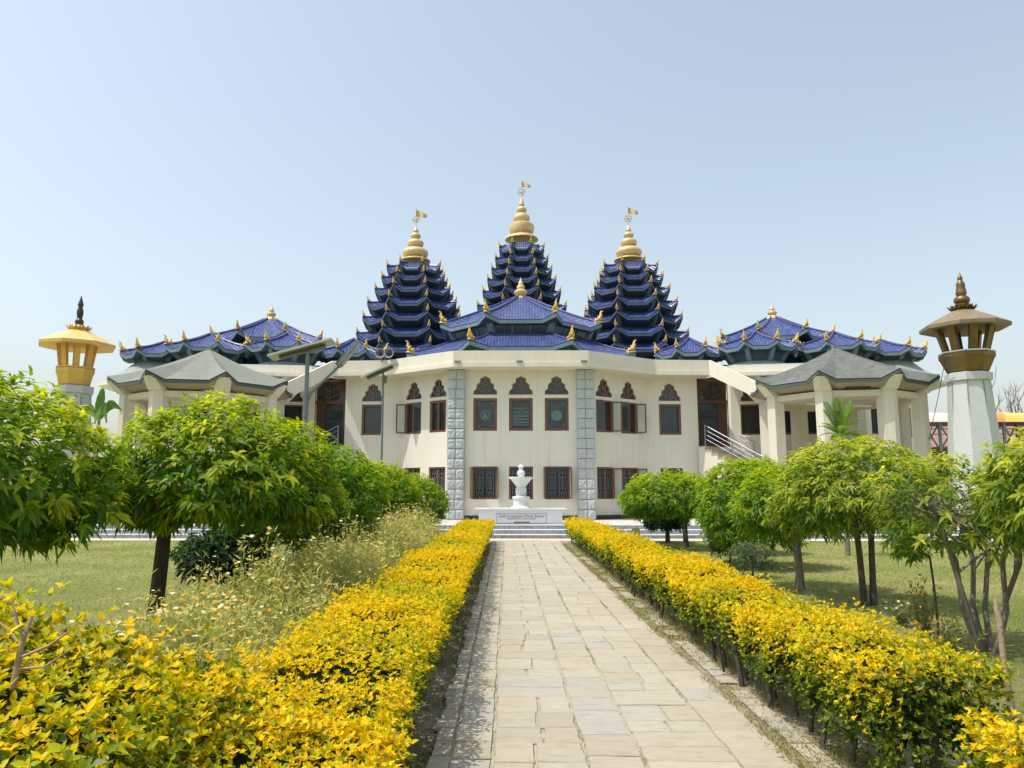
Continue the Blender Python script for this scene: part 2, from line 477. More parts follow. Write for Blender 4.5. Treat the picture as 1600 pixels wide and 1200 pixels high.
# bare verge between the path and the hedges
def strip(name, offs, y0, y1, z, m, wob=0.0):
    b = MB(); n = 90; rows = []
    for i in range(n + 1):
        Y = y0 + (y1 - y0) * i / n
        c = path_mid(Y)
        rows.append([(c + offs[0] + random.uniform(-wob, wob), Y, z), (c + offs[1] + random.uniform(-wob, wob), Y, z)])
    for i in range(n):
        b.add([rows[i][0], rows[i][1], rows[i + 1][1], rows[i + 1][0]], [(0, 1, 2, 3)])
    return tag(b.build(name, m), kind='structure')
strip('verge_soil', (-2.45, 2.25), -3.0, 25.0, 0.004, M_SOIL, 0.10)
strip('path_bedding', (-1.08, 1.09), -3.0, 25.0, 0.012, simple('sandy_joint_fill', (0.38, 0.335, 0.25), 0.95, vary=0.3, scale=9, bump=0.8, bscale=40), 0.01)

# ---- stone path: every slab a worn block with its own tilt and tone
def make_path():
    b = MB(); b.cols = []
    r = random.Random(5)
    base = [(0.45, 0.395, 0.30), (0.47, 0.42, 0.32), (0.44, 0.385, 0.295), (0.45, 0.395, 0.295), (0.43, 0.40, 0.335), (0.46, 0.415, 0.32)]
    def slab(x0, x1, y0, y1, zt):
        col = list(r.choice(base)); k = r.uniform(0.95, 1.05)
        j = lambda a=0.007: r.uniform(-a, a)
        zt += r.uniform(-0.002, 0.003)
        tx, ty = r.uniform(-0.002, 0.002), r.uniform(-0.0025, 0.0025)
        cs = []
        for (x, y) in ((x0, y0), (x1, y0), (x1, y1), (x0, y1)):
            cs.append([x + j(), y + j()])
        # worn outline: extra points on the long edges
        out = []
        for i in range(4):
            a, c = cs[i], cs[(i + 1) % 4]
            out.append(a)
            for f in (0.33, 0.67):
                out.append([a[0] + (c[0] - a[0]) * f + j(0.006), a[1] + (c[1] - a[1]) * f + j(0.006)])
        cx = sum(p[0] for p in out) / len(out); cy = sum(p[1] for p in out) / len(out)
        n = len(out); vs = []
        for p in out: vs.append((p[0] + path_mid(p[1]), p[1], 0.016))
        for p in out:
            zz = zt + tx * (p[0] - cx) / 0.3 + ty * (p[1] - cy) / 0.3 - 0.006
            vs.append((p[0] + path_mid(p[1]), p[1], zz))
        for p in out:
            q = (p[0] + (cx - p[0]) * 0.025, p[1] + (cy - p[1]) * 0.025)
            zz = zt + tx * (q[0] - cx) / 0.3 + ty * (q[1] - cy) / 0.3
            vs.append((q[0] + path_mid(q[1]), q[1], zz))
        fs = []
        for i in range(n):
            k2 = (i + 1) % n
            fs.append((i, k2, n + k2, n + i)); fs.append((n + i, n + k2, 2 * n + k2, 2 * n + i))
        fs.append(tuple(range(2 * n, 3 * n)))
        b.add(vs, fs)
        b.cols += [(col[0] * k, col[1] * k, col[2] * k, 1)] * (3 * n)
    strips = [(-0.945, -0.715, 'side'), (-0.69, -0.15, 'wide'), (-0.13, 0.185, 'mid'), (0.21, 0.735, 'wide'), (0.755, 1.06, 'side')]
    for (a, c, kind) in strips:
        y = -2.0
        while y < 25.0:
            L = r.uniform(0.24, 0.42)
            gap = r.choice([0.003, 0.004, 0.006, 0.009, 0.016])
            if kind == 'wide' and r.random() < 0.55:
                m = a + (c - a) * r.uniform(0.42, 0.6)
                slab(a, m - 0.008, y, y + L - gap, 0.024); slab(m + 0.008, c, y, y + L - gap, 0.024)
            else:
                slab(a, c, y, y + L - gap, 0.024)
            y += L
    for (a, c) in ((-1.075, -0.965),):
        y = -2.0
        while y < 24.8:
            L = r.uniform(0.16, 0.30)
            slab(a + r.uniform(-0.02, 0.02), c, y, y + L - 0.02, 0.045); y += L
    y = -2.0
    while y < 24.5:                                   # sunken edging stones in the grass on the other side
        L = r.uniform(0.2, 0.34)
        if r.random() < 0.75: slab(1.17, 1.31, y, y + L - 0.02, 0.022)
        y += L
    return tag(b.build('stone_path', M_SLAB), kind='structure')
make_path()

# ---- concrete walk before the steps, steps and plaza
b = MB(); b.add([(-17, 24.95, 0.016), (17, 24.95, 0.016), (17, 26.25, 0.016), (-17, 26.25, 0.016)], [(0, 1, 2, 3)])
tag(b.build('concrete_walk', M_CONCRETE), kind='structure')
for i in range(3):
    y0 = 26.2 + 0.33 * i
    b = MB(); b.box((0, y0 + 0.2 + 6, 0.075 + 0.15 * i - 0.012), (31.0 - 0.6 * i, 12.4, 0.126)) if False else None
    b = MB()
    z0, z1 = 0.15 * i, 0.15 * (i + 1) - 0.026
    hw = 15.4 - 0.02 * i
    b.add([(-hw, y0, z0), (hw, y0, z0), (hw, y0, z1), (-hw, y0, z1)], [(0, 1, 2, 3)])
    tag(b.build('step_riser', M_MARBLEGREY), kind='structure')
    b = MB(); b.box((0, y0 + 0.17, 0.15 * (i + 1) - 0.013), (2 * hw + 0.04, 0.38, 0.026))
    tag(b.build('step_tread', M_MARBLEWHITE), kind='structure')
b = MB(); b.prism([(-15.4, 27.2), (15.4, 27.2), (24, 28.5), (24, 62), (-24, 62), (-24, 28.5)], 0.0, PLAZA_Z - 0.004)
tag(b.build('plaza_paving', M_CONCRETE), kind='structure')

# ------------------------------------------------------------------ wall frames
class Fr:
    """a wall line seen from outside, from its left end to its right end"""
    def __init__(s, p0, p1):
        s.p0 = Vector((p0[0], p0[1])); s.p1 = Vector((p1[0], p1[1]))
        s.len = (s.p1 - s.p0).length
        s.d = (s.p1 - s.p0) / s.len
        s.n = Vector((s.d.y, -s.d.x))
    def L(s, a, o, z):
        p = s.p0 + s.d * a + s.n * o
        return Vector((p.x, p.y, z))
ARCH = [(-1, 0), (-1, .19), (-.73, .34), (-.73, .54), (-.44, .68), (-.44, .86), (0, 1), (.44, .86), (.44, .68), (.73, .54), (.73, .34), (1, .19), (1, 0)]
def wall_panel(mb, fr, z0, z1, holes, depth=0.17):
    outer = [(0, z0), (fr.len, z0), (fr.len, z1), (0, z1)]
    loops = [[Vector((a, c, 0)) for a, c in outer]] + [[Vector((a, c, 0)) for a, c in h] for h in holes]
    flat = [p for l in loops for p in l]
    tris = tessellate_polygon(loops)
    mb.add([fr.L(p.x, 0, p.y) for p in flat], [tuple(t) for t in tris])
    for h in holes:
        n = len(h)
        vs = [fr.L(a, 0, c) for a, c in h] + [fr.L(a, -depth, c) for a, c in h]
        mb.add(vs, [(i, (i + 1) % n, n + (i + 1) % n, n + i) for i in range(n)])
def rect(a0, a1, z0, z1): return [(a0, z0), (a1, z0), (a1, z1), (a0, z1)]
def arch_loop(c, w, z0, h): return [(c + x * w / 2, z0 + y * h) for x, y in ARCH]
def fbox(mb, fr, a0, a1, z0, z1, o0, o1):
    vs = [fr.L(a, o, z) for o in (o0, o1) for a, z in ((a0, z0), (a1, z0), (a1, z1), (a0, z1))]
    mb.add(vs, [(3, 2, 1, 0), (4, 5, 6, 7), (0, 1, 5, 4), (1, 2, 6, 5), (2, 3, 7, 6), (3, 0, 4, 7)])
def rect_frame(mb, fr, a0, a1, z0, z1, t, o0, o1):
    fbox(mb, fr, a0, a1, z0, z0 + t, o0, o1); fbox(mb, fr, a0, a1, z1 - t, z1, o0, o1)
    fbox(mb, fr, a0, a0 + t, z0 + t, z1 - t, o0, o1); fbox(mb, fr, a1 - t, a1, z0 + t, z1 - t, o0, o1)
def bar(mb, fr, p, q, w, o0, o1):
    p = Vector(p); q = Vector(q); d = (q - p).normalized(); s = Vector((-d.y, d.x)) * w / 2
    c = [p + s, p - s, q - s, q + s]
    vs = [fr.L(v.x, o, v.y) for o in (o0, o1) for v in c]
    mb.add(vs, [(3, 2, 1, 0), (4, 5, 6, 7), (0, 1, 5, 4), (1, 2, 6, 5), (2, 3, 7, 6), (3, 0, 4, 7)])
def arch_window(fr, c, w, z0, h, root, glassm=None):
    mb = MB(); loop = arch_loop(c, w, z0, h)
    cx, cz = c, z0 + h * 0.4
    inner = [(cx + (a - cx) * 0.87, cz + (z - cz) * 0.87) for a, z in loop]
    n = len(loop)
    for o in (-0.06,):
        vs = [fr.L(a, o, z) for a, z in loop] + [fr.L(a, o, z) for a, z in inner] + [fr.L(a, o - 0.07, z) for a, z in inner]
        fs = []
        for i in range(n):
            j = (i + 1) % n
            fs.append((i, j, n + j, n + i)); fs.append((n + i, n + j, 2 * n + j, 2 * n + i))
        mb.add(vs, fs)
    t = 0.028 * w / 1.0 + 0.008
    P = lambda x, y: (c + x * w / 2, z0 + y * h)
    for p, q in ((P(0, .08), P(0, .96)), (P(0, .08), P(-.70, .36)), (P(0, .08), P(.70, .36)), (P(0, .46), P(-.43, .68)), (P(0, .46), P(.43, .68))):
        bar(mb, fr, p, q, t, -0.115, -0.072)
    fw = mb.build('arch_window', M_ARCHFRAME, root)
    pm = MB(); pm.add([fr.L(a, -0.12, z) for a, z in loop], [tuple(range(n))])
    pm.build('pane', glassm or M_GLASSARCH, fw)
    return fw
def shutter(fr, hinge, side, w, z0, z1, ang, fw, glassm):
    """a casement leaf swung outward; side = direction from hinge into the opening"""
    p = fr.L(hinge, -0.02, 0)
    d3 = Vector((fr.d.x, fr.d.y, 0)); n3 = Vector((fr.n.x, fr.n.y, 0))
    v = d3 * side * math.cos(ang) + n3 * math.sin(ang)
    q = p + v * w
    f2 = Fr((p.x, p.y), (q.x, q.y))
    mb = MB(); rect_frame(mb, f2, 0, w, z0, z1, 0.055, -0.02, 0.02)
    s = mb.build('shutter', M_WOODFRAME, fw)
    pm = MB(); fbox(pm, f2, 0.05, w - 0.05, z0 + 0.05, z1 - 0.05, -0.006, 0.006)
    tmp = pm.build('shutter_pane', glassm, fw)
    return s
def grille(fr, c, w, z0, z1, fw):
    mb = MB(); h = z1 - z0
    for k in (-1, 1):
        m = c + k * w * 0.25; hw = w * 0.16
        Q = lambda x, y: (m + x * hw, z0 + y * h)
        lines = [[(-1, 0), (-1, 1)], [(1, 0), (1, 1)],
                 [(0, .99), (.38, .93), (.38, .86), (0, .80), (-.38, .86), (-.38, .93), (0, .99)],
                 [(0, .80), (0, .72), (.55, .66), (.95, .72), (.95, .79), (.38, .86)], [(0, .72), (-.55, .66), (-.95, .72), (-.95, .79), (-.38, .86)],
                 [(0, .72), (0, .28)], [(.4, .64), (.4, .36)], [(-.4, .64), (-.4, .36)],
                 [(0, .01), (.38, .07), (.38, .14), (0, .20), (-.38, .14), (-.38, .07), (0, .01)],
                 [(0, .20), (0, .28), (.55, .34), (.95, .28), (.95, .21), (.38, .14)], [(0, .28), (-.55, .34), (-.95, .28), (-.95, .21), (-.38, .14)]]
        for l in lines:
            for p, q in zip(l[:-1], l[1:]):
                bar(mb, fr, Q(*p), Q(*q), 0.017, -0.10, -0.085)
    mb.build('grille', M_GRILLE, fw)
def window(fr, c, w, z0, z1, root, kind='fixed', shut=(), mull=False, emblem=None):
    a0, a1 = c - w / 2, c + w / 2
    mb = MB(); rect_frame(mb, fr, a0, a1, z0, z1, 0.105 if kind == 'fixed' else 0.075, -0.13, -0.035)
    if mull: fbox(mb, fr, c - 0.05, c + 0.05, z0 + 0.07, z1 - 0.07, -0.125, -0.045)
    fw = mb.build('window', M_WOODFRAME, root)
    pm = MB(); pm.add([fr.L(a, -0.14, z) for a, z in rect(a0 + .02, a1 - .02, z0 + .02, z1 - .02)], [(0, 1, 2, 3)])
    pm.build('pane', M_GLASS if kind != 'open' else M_DARKROOM, fw)  # open windows: a dark sheet stands in for the unlit room, not glass
    if kind == 'grille': grille(fr, c, w - 0.12, z0 + 0.075, z1 - 0.075, fw)
    for (side, ang) in shut:
        hinge = a0 if side > 0 else a1
        shutter(fr, hinge, side, w * 0.46, z0 + 0.04, z1 - 0.04, ang, fw, M_GLASSPALE if ang > rad(60) else M_GLASS)
    if emblem: emblem(fr, c, (z0 + z1) / 2, fw)
    return fw

def disc(mb, fr, c, z, r0, r1, o, n=28):
    vs = []; 
    for k in range(n):
        a = 2 * math.pi * k / n
        vs.append(fr.L(c + r1 * math.cos(a), o, z + r1 * math.sin(a)))
    for k in range(n):
        a = 2 * math.pi * k / n
        vs.append(fr.L(c + r0 * math.cos(a), o, z + r0 * math.sin(a)))
    mb.add(vs, [(k, (k + 1) % n, n + (k + 1) % n, n + k) for k in range(n)])
def corners(mb, fr, c, z):
    for sx in (-1, 1):
        for sz in (-1, 1):
            for (p, q) in (((.34, .52), (.22, .52)), ((.34, .52), (.34, .36)), ((.33, .50), (.26, .44))):
                bar(mb, fr, (c + sx * p[0], z + sz * p[1]), (c + sx * q[0], z + sz * q[1]), 0.03, -0.137, -0.133)
def emblem_ring(fr, c, z, fw):
    mb = MB(); corners(mb, fr, c, z)
    disc(mb, fr, c, z - .03, 0.165, 0.20, -0.134)
    pts = [(-.13, -.13), (-.10, -.02), (-.05, .06), (.0, .10), (.05, .07), (.06, -.02), (.10, -.13)]
    mb.add([fr.L(c + a, -0.134, z - .02 + b_) for a, b_ in pts], [tuple(range(len(pts)))])
    for k in range(9):
        a = rad(30 + 15 * k)
        bar(mb, fr, (c + .235 * math.cos(a), z - .03 + .235 * math.sin(a)), (c + .26 * math.cos(a), z - .03 + .26 * math.sin(a)), .03, -0.137, -0.133)
    mb.build('emblem', M_ETCH, fw)
def emblem_disc(fr, c, z, fw):
    mb = MB(); corners(mb, fr, c, z); disc(mb, fr, c, z - .04, 0.0, 0.225, -0.134)
    mb.build('emblem', M_ETCH, fw)
def emblem_view(fr, c, z, fw):
    mb = MB()
    for k in range(7):                                   # low horizontal etched bands with a gabled building between them
        bar(mb, fr, (c - .34, z - .42 + .065 * k), (c + .34, z - .42 + .065 * k + (.02 if k % 2 else -.01)), .03, -0.137, -0.133)
    pts = [(-.33, .02), (-.33, .12), (-.10, .15), (0, .24), (.10, .15), (.33, .12), (.33, .02)]
    for p, q in zip(pts, pts[1:]): bar(mb, fr, (c + p[0], z + p[1]), (c + q[0], z + q[1]), .022, -0.137, -0.133)
    for k in range(-5, 6):
        bar(mb, fr, (c + k * .058, z + .02), (c + k * .058, z + .12), .02, -0.137, -0.133)
    bar(mb, fr, (c - .34, z + .27), (c + .34, z + .27), .03, -0.137, -0.133)
    mb.build('emblem', M_ETCH, fw)

# ------------------------------------------------------------------ roofs with folded, upturned corners
def ornament_mesh():
    mb = MB()
    P = lambda o, z: (0, -o, z)
    mb.box((0, .19, .035), (.15, .62, .07))
    mb.tube([P(-.46, .07), P(-.30, .13), P(-.14, .20), P(-.02, .30), P(.04, .42), P(.03, .53), P(.055, .62), P(.13, .67), P(.18, .63)],
            [.035, .07, .095, .115, .095, .07, .05, .032, .012], 8, 0.8)
    mb.tube([P(-.46, .05), P(-.53, .12), P(-.54, .21), P(-.49, .25)], [.045, .05, .035, .012], 6)
    mb.tube([P(-.28, .12), P(-.25, .25), P(-.30, .30)], [.05, .04, .01], 6)
    mb.tube([P(-.12, .2), P(-.10, .36), P(-.16, .42)], [.055, .045, .01], 6)
    for s in (-1, 1):
        mb.tube([(s * .06, .02, .12), (s * .125, .0, .24), (s * .10, -.02, .36)], [.05, .045, .012], 6)
        mb.tube([(s * .05, .2, .08), (s * .115, .2, .14), (s * .10, .17, .22)], [.045, .04, .012], 6)
    me = bpy.data.meshes.new('ornament')
    me.from_pydata(mb.v, [], mb.f)
    me.polygons.foreach_set('use_smooth', [True] * len(me.polygons))
    me.materials.append(M_GOLD)
    return me
ORN = ornament_mesh()

def folded_roof(name, parent, cx, cy, R_, rin, zin, zflat, zpeak, rot=0.0, fas_h=0.22, soff=None, u0=0.55, m=None, mf=None,
                ridge=True, orn=1.0, orn_skip=(), sides=range(8), power=1.6, curve=1.25, tip=1.035, tstep=6, ratio=1.0):
    m = m or M_TILE; mf = mf or M_FASCIA
    n = 8
    def pt(r, a): return Vector((cx + r * math.sin(a), cy - r * math.cos(a) * ratio, 0))
    us = [-1, -(1 + u0) / 2, -u0, -u0 * 0.4, u0 * 0.4, u0, (1 + u0) / 2, 1]
    ts = [i / tstep for i in range(tstep + 1)]
    def pos(k, u, t):
        a0 = rot + 2 * math.pi * (k - 0.5) / n; a1 = rot + 2 * math.pi * (k + 0.5) / n
        s = (u + 1) / 2
        tri = max(0.0, (abs(u) - u0) / (1 - u0))
        Ro = R_ * (1 + (tip - 1) * tri)
        p = pt(rin, a0).lerp(pt(rin, a1), s).lerp(pt(Ro, a0).lerp(pt(Ro, a1), s), t)
        ff = 1 - (1 - t) ** curve
        p.z = zin + (zflat - zin) * ff + (zpeak - zflat) * tri * t ** power
        return p
    mb = MB(); mb.uv = []
    fa = MB(); so = MB(); ridges = []
    for k in sides:
        am = rot + 2 * math.pi * k / n
        tang = Vector((math.cos(am), math.sin(am), 0))
        sl = math.hypot((R_ - rin) * math.cos(math.pi / n), zin - zflat)
        grid = [[pos(k, u, t) for u in us] for t in ts]
        for i in range(len(ts) - 1):
            for j in range(len(us) - 1):
                q = [grid[i][j], grid[i + 1][j], grid[i + 1][j + 1], grid[i][j + 1]]
                mb.add(q, [(0, 1, 2, 3)])
                tt = [ts[i], ts[i + 1], ts[i + 1], ts[i]]
                mb.uv.append([((p - Vector((cx, cy, 0))).dot(tang) + 31.3 * (k + 1), t * sl + 50) for p, t in zip(q, tt)])
        # eave board
        line = [pos(k, u, 1.0) for u in (-1, -u0, u0, 1)]
        inward = Vector((-math.sin(am), math.cos(am), 0)) * 0.11
        for a, c in zip(line[:-1], line[1:]):
            up = Vector((0, 0, -0.03)); dn = Vector((0, 0, -fas_h))
            vs = [a + up, c + up, c + dn, a + dn, a + up + inward, c + up + inward, c + dn + inward, a + dn + inward]
            fa.add(vs, [(0, 1, 2, 3)[::-1], (3, 2, 6, 7)[::-1], (4, 5, 6, 7)])
            if soff:
                rs, zs = soff
                s0 = (-1 if a is line[0] else (-u0 if a is line[1] else u0)); s1 = (-u0 if a is line[0] else (u0 if a is line[1] else 1))
                a0 = rot + 2 * math.pi * (k - 0.5) / n; a1 = rot + 2 * math.pi * (k + 0.5) / n
                w0 = pt(rs, a0).lerp(pt(rs, a1), (s0 + 1) / 2); w1 = pt(rs, a0).lerp(pt(rs, a1), (s1 + 1) / 2)
                w0.z = w1.z = zs
                so.add([a + dn + inward * 0.5, c + dn + inward * 0.5, w1, w0], [(0, 1, 2, 3)])
        # scalloped tile ends along the level part of the eave
        if ridge:
            ln = [pos(k, 1.0, t) + Vector((0, 0, 0.025)) for t in ts]
            ri = MB(); ri.tube(ln, 0.062, 6); ridges.append(ri)
    rf = mb.build(name, m, parent)
    fa.build('eave_board', mf, rf)
    if soff: so.build('soffit', M_DRUM if m is M_TILE else M_SOFFITSHADE, rf)
    for ri in ridges: ri.build('ridge', M_RIDGE, rf)
    if orn:
        for k in sides:
            if k in orn_skip: continue
            a = rot + 2 * math.pi * (k + 0.5) / n
            p = pt(R_ * tip * 0.985, a); p.z = zpeak + 0.02
            put('ornament', ORN, rf, p, a, orn)
    return rf

def drum(mb, cx, cy, r0, z0, r1, z1, rot=0.0, ratio=1.0):
    n = 8; vs = []
    for r, z in ((r0, z0), (r1, z1)):
        for k in range(n):
            a = rot + 2 * math.pi * (k + 0.5) / n
            vs.append((cx + r * math.sin(a), cy - r * math.cos(a) * ratio, z))
    mb.add(vs, [(k, (k + 1) % n, n + (k + 1) % n, n + k) for k in range(n)] + [tuple(range(n))[::-1], tuple(range(n, 2 * n))])
def struts(parent, cx, cy, r0, z0, r1, z1, rot, w, h, m, name='strut', sides=range(8)):
    for k in sides:
        a = rot + 2 * math.pi * (k + 0.5) / 8
        d = Vector((math.sin(a), -math.cos(a), 0))
        mb = MB()
        p = Vector((cx, cy, 0)) + d * r0; q = Vector((cx, cy, 0)) + d * r1
        p.z = z0; q.z = z1
        t = Vector((math.cos(a), math.sin(a), 0))
        hh = d * h
        # a raking fin: plumb at the wall, leaning out to the eave
        vs = []
        for s in (-1, 1):
            o = t * (s * w / 2)
            vs += [p + o - hh, p + o, q + o, q + o - hh]
        mb.add(vs, [(0, 1, 2, 3), (7, 6, 5, 4), (1, 5, 6, 2), (0, 4, 5, 1), (3, 2, 6, 7), (0, 3, 7, 4)])
        mb.build(name, m, parent)

def finial_profile(rs, zs):
    return list(zip(rs, zs))

def offset_line(pts, o):
    out = []
    n = len(pts)
    P = [Vector(p) for p in pts]
    nr = []
    for a, c in zip(P[:-1], P[1:]):
        d = (c - a).normalized(); nr.append(Vector((d.y, -d.x)))
    for i in range(n):
        if i == 0: v = nr[0] * o
        elif i == n - 1: v = nr[-1] * o
        else:
            bsc = (nr[i - 1] + nr[i]).normalized()
            v = bsc * (o / max(0.3, bsc.dot(nr[i])))
        out.append(P[i] + v)
    return out
def band(mb, pts, o0, o1, z0, z1):
    A = offset_line(pts, o0); B = offset_line(pts, o1)
    for i in range(len(pts) - 1):
        vs = [(*A[i], z0), (*A[i + 1], z0), (*B[i + 1], z0), (*B[i], z0), (*A[i], z1), (*A[i + 1], z1), (*B[i + 1], z1), (*B[i], z1)]
        mb.add(vs, [(0, 1, 2, 3), (7, 6, 5, 4), (3, 2, 6, 7), (1, 0, 4, 5)] + ([(0, 3, 7, 4)] if i == 0 else []) + ([(2, 1, 5, 6)] if i == len(pts) - 2 else []))

# ------------------------------------------------------------------ temple hall
Z_SOF, Z_LEDGE, Z_PAR = 6.68, 6.86, 7.36
UPW = (4.11, 5.49); LOW = (1.28, 2.63); ARZ, ARH = 5.63, 0.80
hall = thing('temple_hall', 'two-storey cream temple hall with red-brown windows, stone piers and a blue tiled double roof', 'temple', (0, 31.5, PLAZA_Z))
C0 = (2.5, 31.5); C1 = (5.57, 33.73); C2 = (7.95, 33.9)
walls = MB()
def hall_face(fr, items, root, mbw, z0=PLAZA_Z, z1=Z_SOF, mirror=False):
    holes = []; jobs = []
    for it in items:
        c = fr.len - it['c'] if mirror else it['c']
        w = it['w']
        if it['t'] == 'arch':
            holes.append(arch_loop(c, w, ARZ, ARH)); jobs.append(('a', c, w, it))
        else:
            holes.append(rect(c - w / 2, c + w / 2, it['z'][0], it['z'][1])); jobs.append(('w', c, w, it))
    wall_panel(mbw, fr, z0, z1, holes)
    for j, c, w, it in jobs:
        if j == 'a': arch_window(fr, c, w, ARZ, ARH, root)
        else:
            sh = [((-s if mirror else s), a) for s, a in it.get('shut', ())]
            window(fr, c, w, it['z'][0], it['z'][1], root, it.get('k', 'fixed'), sh, it.get('mull', False), it.get('emb'))
front = Fr((-C0[0], C0[1]), C0)
hw = front.len / 2
items = []
for x, e in ((-1.5, emblem_ring), (0.0, emblem_view), (1.5, emblem_disc)):
    items.append(dict(t='arch', c=hw + x, w=1.0))
    items.append(dict(t='win', c=hw + x, w=1.0, z=UPW, emb=e))
    items.append(dict(t='win', c=hw + x, w=1.0, z=LOW, k='grille', shut=((1, rad(98)), (-1, rad(98))) if x else ()))
hall_face(front, items, hall, walls)
for mir in (False, True):
    def M2(p): return (-p[0], p[1]) if mir else p
    def FF(a, c): return Fr(M2(c), M2(a)) if mir else Fr(a, c)
    f1 = FF(C0, C1)
    it = []
    for i, c in enumerate((1.33, 2.78)):
        it.append(dict(t='arch', c=c, w=0.95))
        opened = not (mir and i == 0)
        it.append(dict(t='win', c=c, w=0.95, z=UPW, k='open' if opened else 'fixed', shut=((-1, rad(125)), (1, rad(14))) if opened else (), mull=not opened))
        it.append(dict(t='win', c=c, w=0.95, z=LOW, k='grille', shut=((-1, rad(118)),) if opened else (), mull=True))
    hall_face(f1, it, hall, walls, mirror=mir)
    f2 = FF(C1, C2)
    it = [dict(t='arch', c=1.12, w=1.0), dict(t='win', c=1.12, w=1.0, z=UPW), dict(t='win', c=1.12, w=1.0, z=LOW, k='grille', mull=True)]
    hall_face(f2, it, hall, walls, mirror=mir)
    # return wall beside the door, and the plain flank behind it
    j = FF(C2, (7.95, 34.25)); wall_panel(walls, j, PLAZA_Z, Z_SOF, [])
walls.build('wall', M_WALL, hall)
# flank and back
walls = MB()
for a, c in (((9.6, 47), (9.6, 58)), ((9.6, 58), (-9.6, 58)), ((-9.6, 58), (-9.6, 47))):
    wall_panel(walls, Fr(a, c), PLAZA_Z, Z_SOF, [])
walls.build('rear_wall', M_WALL, hall)
hall_line = [(-8.35, 33.93), (-C1[0], C1[1]), (-C0[0], C0[1]), C0, C1, (8.35, 33.93)]
mb = MB(); band(mb, hall_line, -0.3, 0.92, Z_SOF, Z_LEDGE); mb.build('cornice', M_TRIM, hall)
mb = MB(); band(mb, hall_line, 0.66, 0.86, Z_LEDGE + 0.002, Z_PAR); mb.build('parapet', M_TRIM, hall)
for x in (-2.6, -0.05, 2.6):                                   # little drain spouts at the foot of the parapet
    mb = MB(); mb.box((x, 31.5 - 0.92 - 0.02, Z_LEDGE + 0.03), (0.26, 0.14, 0.05)); mb.build('spout', M_POLE, hall)
mb = MB(); band(mb, [(-C2[0], C2[1]), (-C1[0], C1[1]), (-C0[0], C0[1]), C0, C1, C2], -0.02, 0.03, PLAZA_Z, PLAZA_Z + 0.17); mb.build('skirting', M_BAND, hall)
mb = MB(); mb.prism([(-9.6, 36), (-C1[0], C1[1] - .2), (-C0[0], C0[1] - .3), (C0[0], C0[1] - .3), (C1[0], C1[1] - .2), (9.6, 36), (9.6, 58.2), (-9.6, 58.2)], Z_LEDGE + 0.02, Z_LEDGE + 0.14)
mb.build('flat_roof', M_APRON, hall)
# piers of rock-faced blocks
def pier(cx):
    mb = MB(); r = random.Random(int(cx * 10) + 50)
    w, y0, y1 = 0.70, 31.22, 31.95
    nrow = 15; hh = (Z_SOF - PLAZA_Z - 0.01) / nrow
    mb.box((cx, (y0 + y1) / 2 + 0.06, (PLAZA_Z + Z_SOF) / 2), (w - 0.05, y1 - y0 - 0.1, Z_SOF - PLAZA_Z - 0.02))
    for i in range(nrow):
        z0 = PLAZA_Z + hh * i + 0.012; z1 = z0 + hh - 0.022
        sp = 0.5 + r.uniform(-0.05, 0.05)
        for (u0, u1) in ((0, sp), (sp, 1)):
            xa, xb = cx - w / 2 + u0 * w + 0.008, cx - w / 2 + u1 * w - 0.008
            n, m_ = 6, 5; base = len(mb.v)
            for a in range(m_ + 1):
                for c in range(n + 1):
                    edge = a in (0, m_) or c in (0, n)
                    d = 0.0 if edge else r.uniform(0.01, 0.04)
                    mb.v.append((xa + (xb - xa) * c / n + (0 if edge else r.uniform(-.01, .01)), y0 + 0.04 - d, z0 + (z1 - z0) * a / m_))
            for a in range(m_):
                for c in range(n):
                    q = base + a * (n + 1) + c
                    mb.f.append((q, q + 1, q + n + 2, q + n + 1))
            ring = [(xa, z0), (xb, z0), (xb, z1), (xa, z1)]
            vs = [(x, y0 + 0.04, z) for x, z in ring] + [(x, y0 + 0.15, z) for x, z in ring]
            mb.add(vs, [(i2, (i2 + 1) % 4, 4 + (i2 + 1) % 4, 4 + i2) for i2 in range(4)])
        for s in (-1, 1):
            mb.box((cx + s * (w / 2 - 0.02), (y0 + y1) / 2 + 0.06, (z0 + z1) / 2), (0.07, y1 - y0 - 0.08, z1 - z0))
    mb.build('stone_pier', M_STONE, hall)
for s in (-1, 1): pier(s * 2.70)

# ---- double roof over the front bay
CY = 38.0
Ru, Rl = 4.15, 5.75
yu, yl = CY - .924 * Ru, CY - .924 * Rl
zu_f, zu_p, zu_a = zat(498.5, yu), zat(489, yu), zat(466, CY)
zl_f, zl_p, zl_i = zat(541, yl), zat(532, yl), zat(519, CY - .924 * 3.6)
folded_roof('lower_roof', hall, 0, CY, Rl, 3.55, zl_i, zl_f, zl_p, fas_h=0.2, soff=(4.7, zl_f - 0.25), u0=0.62, tstep=8, curve=1.1, orn=0.88)
folded_roof('upper_roof', hall, 0, CY, Ru, 0.35, zu_a, zu_f, zu_p, fas_h=0.2, soff=(3.75, zu_f - 0.2), u0=0.62, tstep=10, curve=1.08, orn_skip=(3, 4), orn=0.88)
mb = MB(); drum(mb, 0, CY, 3.5, zl_i - 0.15, 3.72, zu_f - 0.16); mb.build('clerestory_glazing', M_GLASSTEAL, hall)
mb = MB(); drum(mb, 0, CY, 4.6, Z_LEDGE, 4.6, zl_f - 0.2); mb.build('roof_drum', M_DRUM, hall)
mb = MB()
